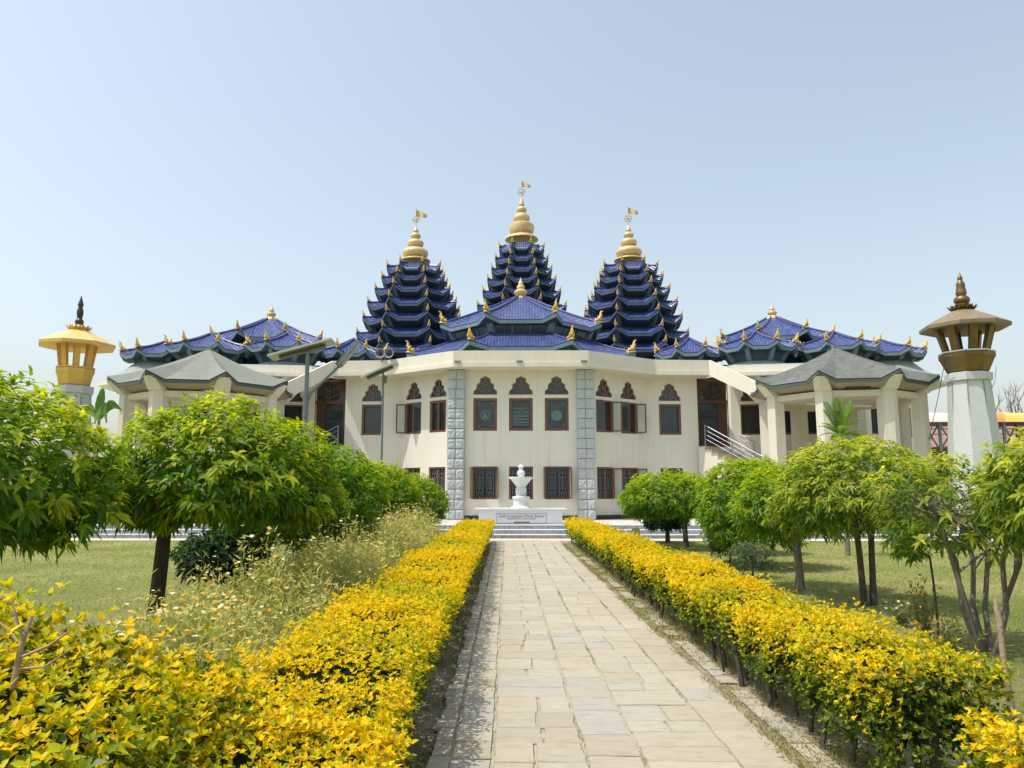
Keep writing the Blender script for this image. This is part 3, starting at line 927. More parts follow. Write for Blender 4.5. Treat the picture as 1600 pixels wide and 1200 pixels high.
for k in range(8):
    a0 = 2 * math.pi * (k - .5) / 8; a1 = 2 * math.pi * (k + .5) / 8
    for f in (0.06, 0.36, 0.66, 0.94):
        P0 = Vector((3.53 * math.sin(a0), CY - 3.53 * math.cos(a0), zl_i - .1)).lerp(Vector((3.53 * math.sin(a1), CY - 3.53 * math.cos(a1), zl_i - .1)), f)
        P1 = Vector((3.75 * math.sin(a0), CY - 3.75 * math.cos(a0), zu_f - .1)).lerp(Vector((3.75 * math.sin(a1), CY - 3.75 * math.cos(a1), zu_f - .1)), f)
        mb.beam(P0, P1, 0.06, 0.06)
mb.build('mullion', M_FASCIA, hall)
struts(hall, 0, CY, 3.62, zl_i - 0.02, 4.02, zu_p - 0.12, 0, 0.30, 0.25, M_FASCIA)
struts(hall, 0, CY, 4.75, Z_PAR - 0.2, 5.5, zl_p - 0.15, 0, 0.34, 0.3, M_FASCIA)
# finial of the front roof
s_ = CY / 1180 / .97
zb = zat(468, CY)
def fin(pxs, cyy, zb_py):  # radii in photo px, heights as photo rows
    k = cyy / F / 0.97
    return [(r * k, zat(py, cyy)) for r, py in pxs]
mb = MB(); mb.lathe(fin([(14, 469.5), (13.5, 467.5), (10, 465.5), (7, 463.5), (6, 462.5), (9, 461), (10.3, 458), (10, 455.5), (7, 453), (4.5, 452), (5.8, 451), (6.3, 448.5), (5.2, 446.5), (3.6, 445.5), (4.2, 444), (3.6, 442.5), (1.8, 438), (0.4, 434)], CY, 0), (0, CY, 0), 24)
mb.build('finial', M_GOLDPALE, hall, smooth=40)

# ------------------------------------------------------------------ pagoda towers
def pagoda(name, label, cpx, Yc, tiers, finp, base_r, pole):
    X = at(cpx, 450, Yc).x
    t = thing(name, label, 'pagoda tower', (X, Yc, Z_LEDGE + 0.14), 'blue pagoda towers on the temple roof')
    rows = []
    for (hwp, pf, pp) in tiers:
        Y1 = Yc
        Rt = hwp / 1180 * Yc / 0.97 / .924 / 1.02
        Yf = Yc - .924 * Rt
        rows.append((Rt, zat(pf, Yf), zat(pp, Yf)))
    for i, (Rt, zf, zp) in enumerate(rows):
        if i == 0: rin, zin = base_r * Yc / 1180, zf + 0.52
        else:
            rin = rows[i - 1][0] * 0.70; zin = zf + (rows[i - 1][1] - zf) * 0.66
        folded_roof('tiled_tier', t, X, Yc, Rt, rin, zin, zf, zp, fas_h=0.16, soff=(Rt * 0.70, zf - 0.36), u0=0.5, tstep=4, curve=1.05, orn=0.56, power=1.3, mf=M_TOWERBOARD)
        zlow = (rows[i + 1][1] + (zf - rows[i + 1][1]) * 0.55) if i + 1 < len(rows) else Z_LEDGE + 0.14
        mb = MB(); drum(mb, X, Yc, Rt * 0.70, zlow, Rt * 0.70, zf + 0.1); w = mb.build('tier_wall', M_DRUM, t)
        mb = MB()
        for k in range(8):
            a0 = 2 * math.pi * (k - .5) / 8; a1 = 2 * math.pi * (k + .5) / 8; rr = Rt * 0.705
            for f in (0.03, 0.33, 0.67, 0.97):
                P0 = Vector((X + rr * math.sin(a0), Yc - rr * math.cos(a0), zlow)).lerp(Vector((X + rr * math.sin(a1), Yc - rr * math.cos(a1), zlow)), f)
                P1 = P0.copy(); P1.z = zf - 0.05
                mb.beam(P0, P1, 0.10, 0.05)
        mb.build('mullion', M_TOWERBOARD, w)
        for q in range(8):
            a = 2 * math.pi * (q + .5) / 8
            d = Vector((math.sin(a), -math.cos(a), 0))
            mb = MB(); mb.beam(Vector((X, Yc, zf - 0.75)) + d * Rt * .70, Vector((X, Yc, zp - 0.16)) + d * Rt * .95, 0.22, 0.25)
            mb.build('bracket', M_TOWERBOARD, w)
    k = Yc / F / 0.965
    prof = [(r * k, zat(py, Yc)) for r, py in finp]
    mb = MB(); mb.lathe(prof, (X, Yc, 0), 32, rib=0.018, ribs=16)
    mb.build('finial', M_GOLDPALE, t, smooth=45)
    py_tip, py_top, py_wheel, wr, f0, f1, fl = pole
    mb = MB(); mb.tube([(X, Yc, zat(py_tip + 4, Yc)), (X, Yc, zat(py_top, Yc))], [0.035, 0.022], 6); mb.build('pole', M_GOLDPALE, t)
    zw = zat(py_wheel, Yc); r = wr * k
    mb = MB()
    for q in range(20):
        a0, a1 = 2 * math.pi * q / 20, 2 * math.pi * (q + 1) / 20
        mb.beam((X + r * .8 * math.cos(a0), Yc, zw + r * .8 * math.sin(a0)), (X + r * .8 * math.cos(a1), Yc, zw + r * .8 * math.sin(a1)), 0.03, 0.03)
        if q % 5 in (0,) or q in (2, 7, 12, 17):
            mb.beam((X + .06 * math.cos(a0), Yc, zw + .06 * math.sin(a0)), (X + r * math.cos(a0) * 1.15, Yc, zw + r * math.sin(a0) * 1.15), 0.03, 0.03)
    mb.lathe([(.07, -.03), (.09, 0), (.07, .03)], (X, Yc, zw), 10)
    mb.build('wheel', M_GOLDPALE, t)
    mb = MB(); z0, z1 = zat(f1, Yc), zat(f0, Yc); L = fl * k; n = 12
    vs = []
    for q in range(n + 1):
        u = q / n
        yy = Yc + 0.09 * math.sin(u * 7)
        top = z1 - (z1 - z0) * (0.05 + 0.55 * u ** 1.2) + 0.05 * math.sin(u * 6)
        bot = z0 + (z1 - z0) * (0.12 * u) - (z1 - z0) * 0.18 * u + 0.05 * math.sin(u * 6 + .6)
        vs += [(X + L * u, yy, bot), (X + L * u, yy, max(top, bot + .02)), (X + L * u, yy + .02, bot), (X + L * u, yy + .02, max(top, bot + .02))]
    fs = []
    for q in range(n):
        a = 4 * q
        fs += [(a, a + 4, a + 5, a + 1), (a + 2, a + 3, a + 7, a + 6), (a + 1, a + 5, a + 7, a + 3), (a, a + 2, a + 6, a + 4)]
    mb.add(vs, fs); mb.build('flag', M_GOLDPALE, t)
    return t
SIDE_T = [(41, 417.5, 408), (48, 433, 424), (57, 451, 442), (67, 473, 462), (73, 496, 485), (81, 521, 510), (88, 546, 535)]
def side_fin(d):
    return [(23.5, 408.2), (23, 406.5), (19, 405), (13, 403.5), (13, 402), (18, 400.5), (20, 396.5), (19.4, 392.5), (15, 389), (8.5, 387.5), (8, 385.5), (11.5, 384), (12.8, 380.5), (11.8, 377), (8, 374.5), (5, 373.5), (4.8, 372.5), (7, 371), (8, 368.5), (7, 366), (4.5, 364), (3, 363), (4.4, 361.5), (4.2, 359.5), (2.4, 357), (0.5, 352)]
pagoda('pagoda_tower', 'dark blue seven-tiered tower left of the tallest one, above the horn loudspeakers', 648, 45, SIDE_T, side_fin(0), 24, (352, 323, 342.5, 6.2, 327, 338.5, 17))
pagoda('pagoda_tower', 'dark blue seven-tiered tower right of the tallest one, above the right stone pier', 984, 45, SIDE_T, side_fin(0), 24, (352, 323, 342.5, 6.2, 324, 335, 16))
MID_T = [(34.5, 387, 379.5), (40.5, 404, 396.5), (46, 420.5, 412.5), (52, 437.5, 428.5), (59, 456, 446.5), (67, 478, 468), (74, 500, 490)]
mid_fin = [(26, 375.3), (25.5, 373.3), (20, 370), (14, 367.5), (14, 366), (18.4, 363.5), (19.8, 358), (19, 352.5), (14, 349.5), (8.5, 348), (12, 345.5), (13, 341.5), (11.5, 337), (7, 334), (4.5, 333), (7, 331.5), (8.2, 328.5), (6.5, 325), (3.6, 323), (3.2, 322), (4.6, 320.5), (4.2, 318), (0.5, 308)]
pagoda('pagoda_tower', 'tallest dark blue seven-tiered tower with the highest gold finial, standing in the middle', 815.2, 49, MID_T, mid_fin, 27, (308, 281, 300, 6.3, 283.5, 292.5, 14.5))

# ------------------------------------------------------------------ wings, porches, stairs
def wing(sg):
    X = lambda x: sg * x
    side = 'right' if sg > 0 else 'left'
    w = thing('temple_wing', 'cream eight-sided %s wing of the temple under a cluster of blue petal roofs' % side, 'temple wing', (X(13.3), 40.5, PLAZA_Z), 'temple wings with petal roofs')
    cx, cy, Rw = 13.3, 40.5, 7.5
    V = []
    for k in range(8):
        a = rad(-30.5 + 45 * k)
        V.append((cx + Rw * math.sin(a), cy - Rw * math.cos(a)))
    mir = sg < 0
    def FF(a, c):
        return Fr((-c[0], c[1]), (-a[0], a[1])) if mir else Fr(a, c)
    wb = MB()
    for k in range(8):
        a, c = V[k], V[(k + 1) % 8]
        fr = FF(a, c)
        it = []
        if k in (0, 1, 2):
            for q, cc in enumerate((0.85, 2.2, 3.55, 4.9)):
                it.append(dict(t='arch', c=cc, w=0.85)); it.append(dict(t='win', c=cc, w=0.9, z=UPW, k='open' if q in (0, 2) else 'fixed', mull=q == 1, shut=((-1, rad(105)),) if q == 0 and k == 0 else ()))
                it.append(dict(t='win', c=cc, w=0.85, z=LOW, k='fixed', mull=True))
        hall_face(fr, it, w, wb, mirror=mir)
    # link back to the hall
    wb.build('wall', M_WALL, w)
    ring = V[0:5] if True else V
    line = [(-p[0], p[1]) for p in reversed(ring)] if mir else list(ring)
    mb = MB(); band(mb, line, -0.3, 0.95, Z_SOF, Z_LEDGE - 0.04); mb.build('cornice', M_TRIM, w)
    mb = MB(); band(mb, line, 0.12, 0.34, Z_LEDGE - 0.038, Z_PAR - 0.14); mb.build('parapet', M_TRIM, w)
    mb = MB()
    n = 8; vs = []
    for r_, z in ((7.6, Z_LEDGE - 0.02), (7.4, Z_LEDGE + 0.25), (6.6, 7.45)):
        for k in range(8):
            a = rad(-30.5 + 45 * k); vs.append((X(cx + r_ * math.sin(a)), cy - r_ * math.cos(a), z))
    mb.add(vs, [(k, (k + 1) % 8, 8 + (k + 1) % 8, 8 + k) for k in range(8)] + [(8 + k, 8 + (k + 1) % 8, 16 + (k + 1) % 8, 16 + k) for k in range(8)] + [tuple(range(16, 24))])
    mb.build('flat_roof', M_APRON, w)
    # petal pavilions
    rot = rad(-32.0) + rad(22.5)
    rot = sg * rot
    petals = [(1180, 38.0, 522, 540, 2.0), (1303, 37.7, 522, 540.5, 2.05), (1374, 38.6, 534, 550.5, 2.05), (1076, 39.6, 531, 551, 1.85)]
    for i, (px, Yp, pa, pf, Rp) in enumerate(petals):
        xw = at(px, 530, Yp).x
        if sg < 0: xw = -xw
        yf = Yp - .924 * Rp
        zf = zat(pf, yf); zp = zf + 0.26; za = zat(pa, Yp)
        folded_roof('petal_roof', w, xw, Yp, Rp, 0.12, za, zf, zp, rot=rot, fas_h=0.19, soff=(Rp * .72, zf - 0.16), u0=0.46, tstep=7, curve=1.12, orn=0.70, power=1.7)
        zb = zat(558, yf)
        mb = MB(); drum(mb, xw, Yp, Rp * .60, zb - 0.5, Rp * .70, zf - 0.12, rot); mb.build('petal_drum', M_DRUM, w)
        struts(w, xw, Yp, Rp * .64, zb - 0.15, Rp * .90, zp - 0.15, rot, 0.22, 0.22, M_FASCIA)
        mb = MB(); mb.lathe([(Rp * 1.25, 7.2), (Rp * .98, zb - 0.62), (Rp * .72, zb - 0.12), (Rp * .5, zb - 0.08)], (xw, Yp, 0), 24); mb.build('petal_apron', M_APRON, w, smooth=40)
        mb = MB(); mb.lathe([(0.2, za - .05), (.24, za + .02), (.13, za + .06), (.05, za + .14)], (xw, Yp, 0), 12); mb.build('roof_cap', M_RIDGE, w)
    mb = MB(); mb.box((X(13.2), 42.2, 7.75), (13.0, 0.4, 1.8)); mb.box((X(8.0), 40.2, 7.5), (1.6, 0.4, 1.3)); mb.build('roof_wall', M_DRUM, w)
    # high middle roof
    Yc = 41.0; xc = sg * at(1207, 500, Yc).x; Rc = 3.05; yf = Yc - .95 * Rc
    zf, zp, za = zat(524.5, yf), zat(514.5, yf), zat(498, Yc)
    folded_roof('upper_roof', w, xc, Yc, Rc, 0.28, za, zf, zp, rot=rot, fas_h=0.2, soff=(Rc * .7, zf - .2), u0=0.5, tstep=9, curve=1.1, orn=0.70, power=1.8)
    mb = MB(); drum(mb, xc, Yc, Rc * .7, 7.4, Rc * .7, zf - 0.1, rot); mb.build('upper_drum', M_DRUM, w)
    k_ = Yc / F / .97
    mb = MB(); mb.lathe([(r * k_, zat(py, Yc)) for r, py in ((11.5, 500.5), (11, 498.5), (8.5, 496), (5.5, 494.5), (4.5, 493.5), (6.5, 492), (7, 490), (6, 488), (3.5, 487), (3, 486), (4.2, 484.5), (3.5, 482.5), (1.4, 479.5), (0.3, 476.5))], (xc, Yc, 0), 20)
    mb.build('finial', M_GOLDPALE, w, smooth=40)
    # blue stained glass fanlight between the two front petals
    Yg = 38.9; xg = sg * at(1232, 560, Yg).x
    f = Fr((xg - .55, Yg), (xg + .55, Yg)); z0 = zat(566, Yg)
    mb = MB(); mb.add([f.L(.55 + .5 * math.cos(a), 0, z0 + .62 * math.sin(a)) for a in [math.pi * q / 12 for q in range(13)]], [tuple(range(13))])
    fl = mb.build('fanlight', M_GLASSBLUE, w)
    mb = MB()
    for q in (30, 60, 90, 120, 150):
        bar(mb, f, (.55, z0), (.55 + .5 * math.cos(rad(q)), z0 + .62 * math.sin(rad(q))), .03, 0.005, 0.03)
    mb.add([f.L(.55 + r_ * math.cos(a), .02, z0 + 1.2 * r_ * math.sin(a)) for r_ in (.5, .6) for a in [math.pi * q / 12 for q in range(13)]], [(q, q + 1, 14 + q, 13 + q) for q in range(12)])
    mb.build('glazing_bar', M_DRUM, fl)
    # door
    dfr = FF((7.95, 34.12), (9.5, 34.2))
    a0, a1, z0, z1 = 0.0, dfr.len, 3.6, Z_SOF
    d = MB(); rect_frame(d, dfr, a0, a1, z0, z1, 0.13, -0.1, 0.03)
    fbox(d, dfr, a0 + .13, a1 - .13, 5.55, 5.70, -0.08, 0.02)
    # carved head panel with a three-lobed light cut in it
    m_ = (a0 + a1) / 2
    door = d.build('door', M_WOOD, w)
    lobes = arch_loop(m_, 1.12, 5.74, 0.78)
    p = MB()
    loops = [[Vector((a, c, 0)) for a, c in rect(a0 + .13, a1 - .13, 5.70, z1 - .13)], [Vector((a, c, 0)) for a, c in lobes]]
    flat = [v for l in loops for v in l]
    p.add([dfr.L(v.x, -0.04, v.y) for v in flat], [tuple(t) for t in tessellate_polygon(loops)])
    for pp, qq in (((0, .05), (0, .95)), ((0, .05), (-.7, .36)), ((0, .05), (.7, .36)), ((0, .46), (-.43, .68)), ((0, .46), (.43, .68))):
        bar(p, dfr, (m_ + pp[0] * .56, 5.74 + pp[1] * .78), (m_ + qq[0] * .56, 5.74 + qq[1] * .78), .05, -0.05, -0.01)
    p.build('door_head', M_WOOD, door)
    p = MB(); p.add([dfr.L(a, -0.09, c) for a, c in rect(a0 + .1, a1 - .1, z0, z1 - .1)], [(0, 1, 2, 3)]); p.build('door_glass', M_GLASS, door)
    lf = MB()
    hinge = a1 - .16 if not mir else a0 + .16
    sgn = -1 if not mir else 1
    fbox(lf, dfr, min(hinge, hinge + sgn * .42), max(hinge, hinge + sgn * .42), z0 + .03, 5.55, -0.07, -0.02)
    lf.build('door_leaf', M_WOOD, door)
    mb = MB(); fbox(mb, dfr, -0.12, dfr.len + 0.1, PLAZA_Z, 3.58, -0.5, 0.05); mb.build('door_sill_wall', M_WALL, w)

    # stairs, rails and sloping canopy
    st = thing('entrance_stair', 'open stair with steel rails and sloping cream canopy climbing to the %s wing door' % side, 'staircase', (X(10.2), 31.6, PLAZA_Z), 'stairs to the wing doors')
    dv = Vector((0.66, -0.75)); pv = Vector((0.75, 0.66))
    S0 = Vector((8.72, 33.98)); width = 1.75
    mb = MB(); tr = MB()
    nst = 18; rise = (3.58 - PLAZA_Z) / nst; run = 0.325
    for i in range(nst):
        p0 = S0 + dv * (run * (i - 0.9)); zt = 3.58 - rise * i
        c = p0 + dv * (run / 2)
        ang = math.atan2(dv.y, sg * dv.x)
        mb.box((X(c.x), c.y, (PLAZA_Z + zt - .03) / 2), (run + 0.004, width, zt - .03 - PLAZA_Z), ang)
        tr.box((X(c.x + dv.x * .02), c.y + dv.y * .02, zt - .015), (run + 0.05, width + 0.06, 0.03), ang)
    mb.build('flight', M_TRIM, st); tr.build('tread', M_CONCRETE, st)
    for e in (-1, 1):
        rl = MB(); ofs = pv * (e * (width / 2 - 0.03))
        for i, h in enumerate((0.35, 0.55, 0.75, 0.95)):
            a = S0 + dv * 0.05 + ofs; c = S0 + dv * (run * nst - .4) + ofs
            rl.tube([(X(a.x), a.y, 3.55 + h), (X(c.x), c.y, 3.55 + h - (run * nst - .45) * rise / run)], 0.019 if h > .9 else 0.011, 8)
        for q in range(5):
            L = 0.05 + q * (run * nst - .45) / 4; a = S0 + dv * L + ofs
            z = 3.55 - L * rise / run
            rl.tube([(X(a.x), a.y, z - .1), (X(a.x), a.y, z + 0.97)], 0.025, 8)
        rl.build('handrail', M_STEEL, st, smooth=50)
    cn = MB()
    A = Vector((8.38, 33.05)); Lc = 2.75; slope = 0.535
    for off in (0.0, 1.95):
        a = A + pv * off; c = a + dv * Lc
        z0t, z0b = Z_PAR - 0.01, Z_SOF - 0.02
        for (pp, qq) in (((a, 0), (c, Lc)),):
            vs = []
            for (pt_, l) in (pp, qq):
                for wv in (-0.1, 0.1):
                    for z in (z0b, z0t):
                        v = pt_ + pv * wv
                        vs.append((X(v.x), v.y, z - l * slope))
            cn.add(vs, [(0, 1, 5, 4), (2, 6, 7, 3), (1, 3, 7, 5), (0, 4, 6, 2), (0, 2, 3, 1), (4, 5, 7, 6)])
    a = A + pv * 0.105; c = a + dv * (Lc - .02); e_ = A + pv * 1.845; f_ = e_ + dv * (Lc - .02)
    zz = Z_SOF + 0.1
    vs = []
    for z in (zz, zz + 0.14):
        vs += [(X(a.x), a.y, z), (X(e_.x), e_.y, z), (X(f_.x), f_.y, z - Lc * slope), (X(c.x), c.y, z - Lc * slope)]
    cn.add(vs, [(0, 1, 2, 3), (7, 6, 5, 4), (0, 1, 5, 4), (1, 2, 6, 5), (2, 3, 7, 6), (3, 0, 4, 7)])
    cn.build('canopy', M_TRIM, st)

    # octagonal porch
    gz = thing('entrance_porch', 'open octagonal porch on eight cream columns before the %s wing, %s roof' % (side, 'dark mottled grey' if sg > 0 else 'pale grey cement'), 'gazebo', (X(12.5), 30.0, PLAZA_Z), 'octagonal entrance porches')
    gx, gy = X(at(1306, 560, 30.0).x), 30.0
    Rc, Rr = 2.85, 3.45
    rot = sg * (rad(-32.5) + rad(22.5))
    z_be, z_bb = 5.25, 5.03
    zf, zp, za = 5.62, 5.93, 7.28
    for k in range(8):
        a = rot + 2 * math.pi * (k + .5) / 8
        d3 = Vector((math.sin(a), -math.cos(a), 0)); t3 = Vector((math.cos(a), math.sin(a), 0))
        c = Vector((gx, gy, 0)) + d3 * Rc
        mb = MB()
        # five-sided post with a bracket that leans out to the roof corner
        def ring(cc, wd, dp, z):
            return [tuple(Vector((cc.x, cc.y, z)) + t3 * x + d3 * y) for x, y in ((-wd, -dp), (wd, -dp), (wd, dp * .45), (0, dp), (-wd, dp * .45))]
        secs = [ring(c, .29, .27, PLAZA_Z), ring(c, .29, .27, z_be), ring(c + d3 * .06, .29, .29, z_be + .02), ring(c + d3 * .42, .25, .34, zp - .22)]
        for s in secs: mb.v.extend(s)
        for i in range(len(secs) - 1):
            for q in range(5):
                mb.f.append((i * 5 + q, i * 5 + (q + 1) % 5, (i + 1) * 5 + (q + 1) % 5, (i + 1) * 5 + q))
        mb.f.append(tuple(range(5))[::-1]); mb.f.append(tuple(15 + q for q in range(5)))
        mb.build('column', M_GAZ, gz)
    mb = MB()
    for k in range(8):
        a0 = rot + 2 * math.pi * (k - .5) / 8; a1 = rot + 2 * math.pi * (k + .5) / 8
        p = Vector((gx + Rc * math.sin(a0), gy - Rc * math.cos(a0), (z_be + z_bb) / 2)); q = Vector((gx + Rc * math.sin(a1), gy - Rc * math.cos(a1), (z_be + z_bb) / 2))
        dd = (q - p).normalized() * .2
        mb.beam(p + dd, q - dd, 0.26, z_be - z_bb - 0.01)
    mb.build('ring_beam', M_GAZ, gz)
    folded_roof('porch_roof', gz, gx, gy, Rr, 0.1, za, zf, zp, rot=rot, fas_h=0.14, soff=(Rc - .05, z_be + 0.02), u0=0.58, m=M_SHINGLE_R if sg > 0 else M_SHINGLE_L, mf=M_EDGE, ridge=False, orn=0, tstep=8, curve=1.12, power=2.0, tip=1.04)
    mb = MB(); mb.box((gx, gy, za + 0.05), (0.22, 0.22, 0.2)); mb.build('roof_cap', M_SHINGLE_L, gz)
    for q, (ox, oy) in enumerate(((-.9, -.4), (.9, .3))):
        mb = MB(); mb.box((gx + ox, gy + oy, z_bb - .03), (1.0, 0.16, 0.08)); mb.build('tube_light', M_WHITEPAINT, gz)
    mb = MB(); drum(mb, gx, gy, Rc - .12, z_be - .02, Rc - .12, z_be + .06, rot); mb.build('ceiling', M_GAZ, gz)
    if sg > 0:
        am = rot
        d3 = Vector((math.sin(am), -math.cos(am), 0))
        c = Vector((gx, gy, 0)) + d3 * (Rc * .924 + .16)
        p0 = c + Vector((math.cos(am), math.sin(am), 0)) * -.36; p1 = c + Vector((math.cos(am), math.sin(am), 0)) * .46
        mb = MB(); f = Fr((p0.x, p0.y), (p1.x, p1.y)); fbox(mb, f, 0, f.len, z_be + .02, z_be + .36, -.04, .04); mb.build('name_board', M_BLACK, gz)
    return w
wing(1)
wing(-1)

# ------------------------------------------------------------------ lantern towers
def lantern_tower(sg, label, X, Yt, roofm, bodym, finm):
    t = thing('lantern_tower', label, 'lantern tower', (X, Yt, 0), 'marble lantern towers at the sides')
    k = 27.0 / F / .985
    Z = lambda py: zat(py, 27.0)
    a8 = math.pi / 8
    kb = 1.0 if sg > 0 else .82
    mb = MB(); mb.lathe([(.97, 0), (.85, Z(715)), (.665, Z(599))], (X, Yt, 0), 8, a8 * .45); mb.build('shaft', M_MARBLE, t)
    g_ = MB()
    for q in range(8):
        a = a8 * .45 + 2 * math.pi * q / 8
        for da in (0.0,):
            p = Vector((X + .955 * math.sin(a) * 1.018, Yt - .955 * math.cos(a) * 1.018, 0)); c = Vector((X + .665 * math.sin(a) * 1.0, Yt - .665 * math.cos(a) * 1.0, Z(600)))
            g_.beam(p, c, 0.05, 0.02, up=Vector((math.sin(a), -math.cos(a), 0)))
    g_.build('joint', M_GROOVE, t)
    mb = MB(); mb.lathe([(.64, Z(599)), (.75, Z(597)), (.76, Z(586)), (.70, Z(585)), (.55, Z(584.5))], (X, Yt, 0), 8, a8 * .45); mb.build('capital', M_MARBLE, t)
    mb = MB(); mb.lathe([(.6 * kb, Z(584.6)), (.66 * kb + (.06 if sg < 0 else 0), Z(583)), (.84 * kb, Z(565)), (.90 * kb, Z(561)), (.90 * kb, Z(556)), (.86 * kb, Z(555))], (X, Yt, 0), 8, a8 * .45); mb.build('lantern_base', bodym, t)
    mb = MB(); mb.lathe([(.86 * kb, Z(555)), (.91 * kb, Z(554.5)), (.91 * kb, Z(552.5)), (.5 * kb, Z(552.3))], (X, Yt, 0), 8, a8 * .45); mb.build('rim', M_MARBLEGREEN if sg > 0 else bodym, t)
    for q in range(8):
        a = a8 * .45 + a8 + 2 * math.pi * q / 8
        d = Vector((math.sin(a), -math.cos(a), 0))
        mb = MB(); mb.beam(Vector((X, Yt, Z(553))) + d * .66 * kb, Vector((X, Yt, Z(512))) + d * .92 * (kb - (.1 if sg < 0 else 0)), .27 * kb, .13, up=d, w2=.27 * kb, h2=.16); mb.build('post', bodym, t)
    mb = MB(); mb.lathe([(.45, Z(512)), (1.36, Z(518)), (1.45, Z(517)), (1.46, Z(512)), (1.39, Z(510)), (.42, Z(489)), (.3, Z(488))], (X, Yt, 0), 8, a8 * .45); mb.build('roof', roofm, t)
    mb = MB()
    for q in range(10):
        a = 2 * math.pi * q / 10
        for r_, h_, o in ((.30, 0.17, 0), (.24, .2, .3)):
            a2 = a + o
            d = Vector((math.sin(a2), -math.cos(a2), 0)); s = Vector((math.cos(a2), math.sin(a2), 0))
            c = Vector((X, Yt, Z(488.5))) + d * .22
            w_ = .10
            pts = [c - s * w_ * .7, c + s * w_ * .7, c + d * r_ * .55 + s * w_ + Vector((0, 0, h_ * .35)), c + d * r_ * .95 + Vector((0, 0, h_)), c + d * r_ * .55 - s * w_ + Vector((0, 0, h_ * .35))]
            th = Vector((0, 0, .02))
            mb.add(pts + [p + th for p in pts], [(0, 1, 2, 3, 4), (9, 8, 7, 6, 5)] + [(i, (i + 1) % 5, 5 + (i + 1) % 5, 5 + i) for i in range(5)])
    mb.lathe([(.34, Z(489)), (.30, Z(483)), (.2, Z(479))], (X, Yt, 0), 12)
    mb.build('lotus', roofm if sg < 0 else M_BRONZE, t)
    if sg > 0:
        pr = [(.24, Z(480)), (.25, Z(478)), (.20, Z(476.5)), (.26, Z(474)), (.265, Z(470)), (.22, Z(466.5)), (.15, Z(465)), (.16, Z(463.5)), (.19, Z(460)), (.17, Z(458)), (.165, Z(455)), (.14, Z(451)), (.15, Z(449)), (.14, Z(445)), (.08, Z(441)), (.07, Z(440)), (.095, Z(438)), (.085, Z(436)), (.035, Z(432)), (.008, Z(428.5))]
    else:
        pr = [(.16, Z(480)), (.17, Z(478)), (.14, Z(476)), (.17, Z(473)), (.15, Z(470)), (.09, Z(467)), (.11, Z(463)), (.13, Z(456)), (.115, Z(452)), (.08, Z(448)), (.08, Z(446)), (.115, Z(444)), (.10, Z(441)), (.05, Z(434)), (.008, Z(427))]
    mb = MB(); mb.lathe(pr, (X, Yt, 0), 20); mb.build('finial', finm, t, smooth=50)
    return t
XR = at(1514, 600, 27.0).x
lantern_tower(1, 'white marble lantern tower with dark bronze roof and spire at the right end', XR, 27.0, M_BRONZEROOF, M_BRONZE, M_BRONZE)
lantern_tower(-1, 'white marble lantern tower with yellow gold roof and dark spire at the left end', at(116, 600, 30.0).x, 30.0, M_GOLDROOF, M_GOLDWARM, M_DARKMETAL)

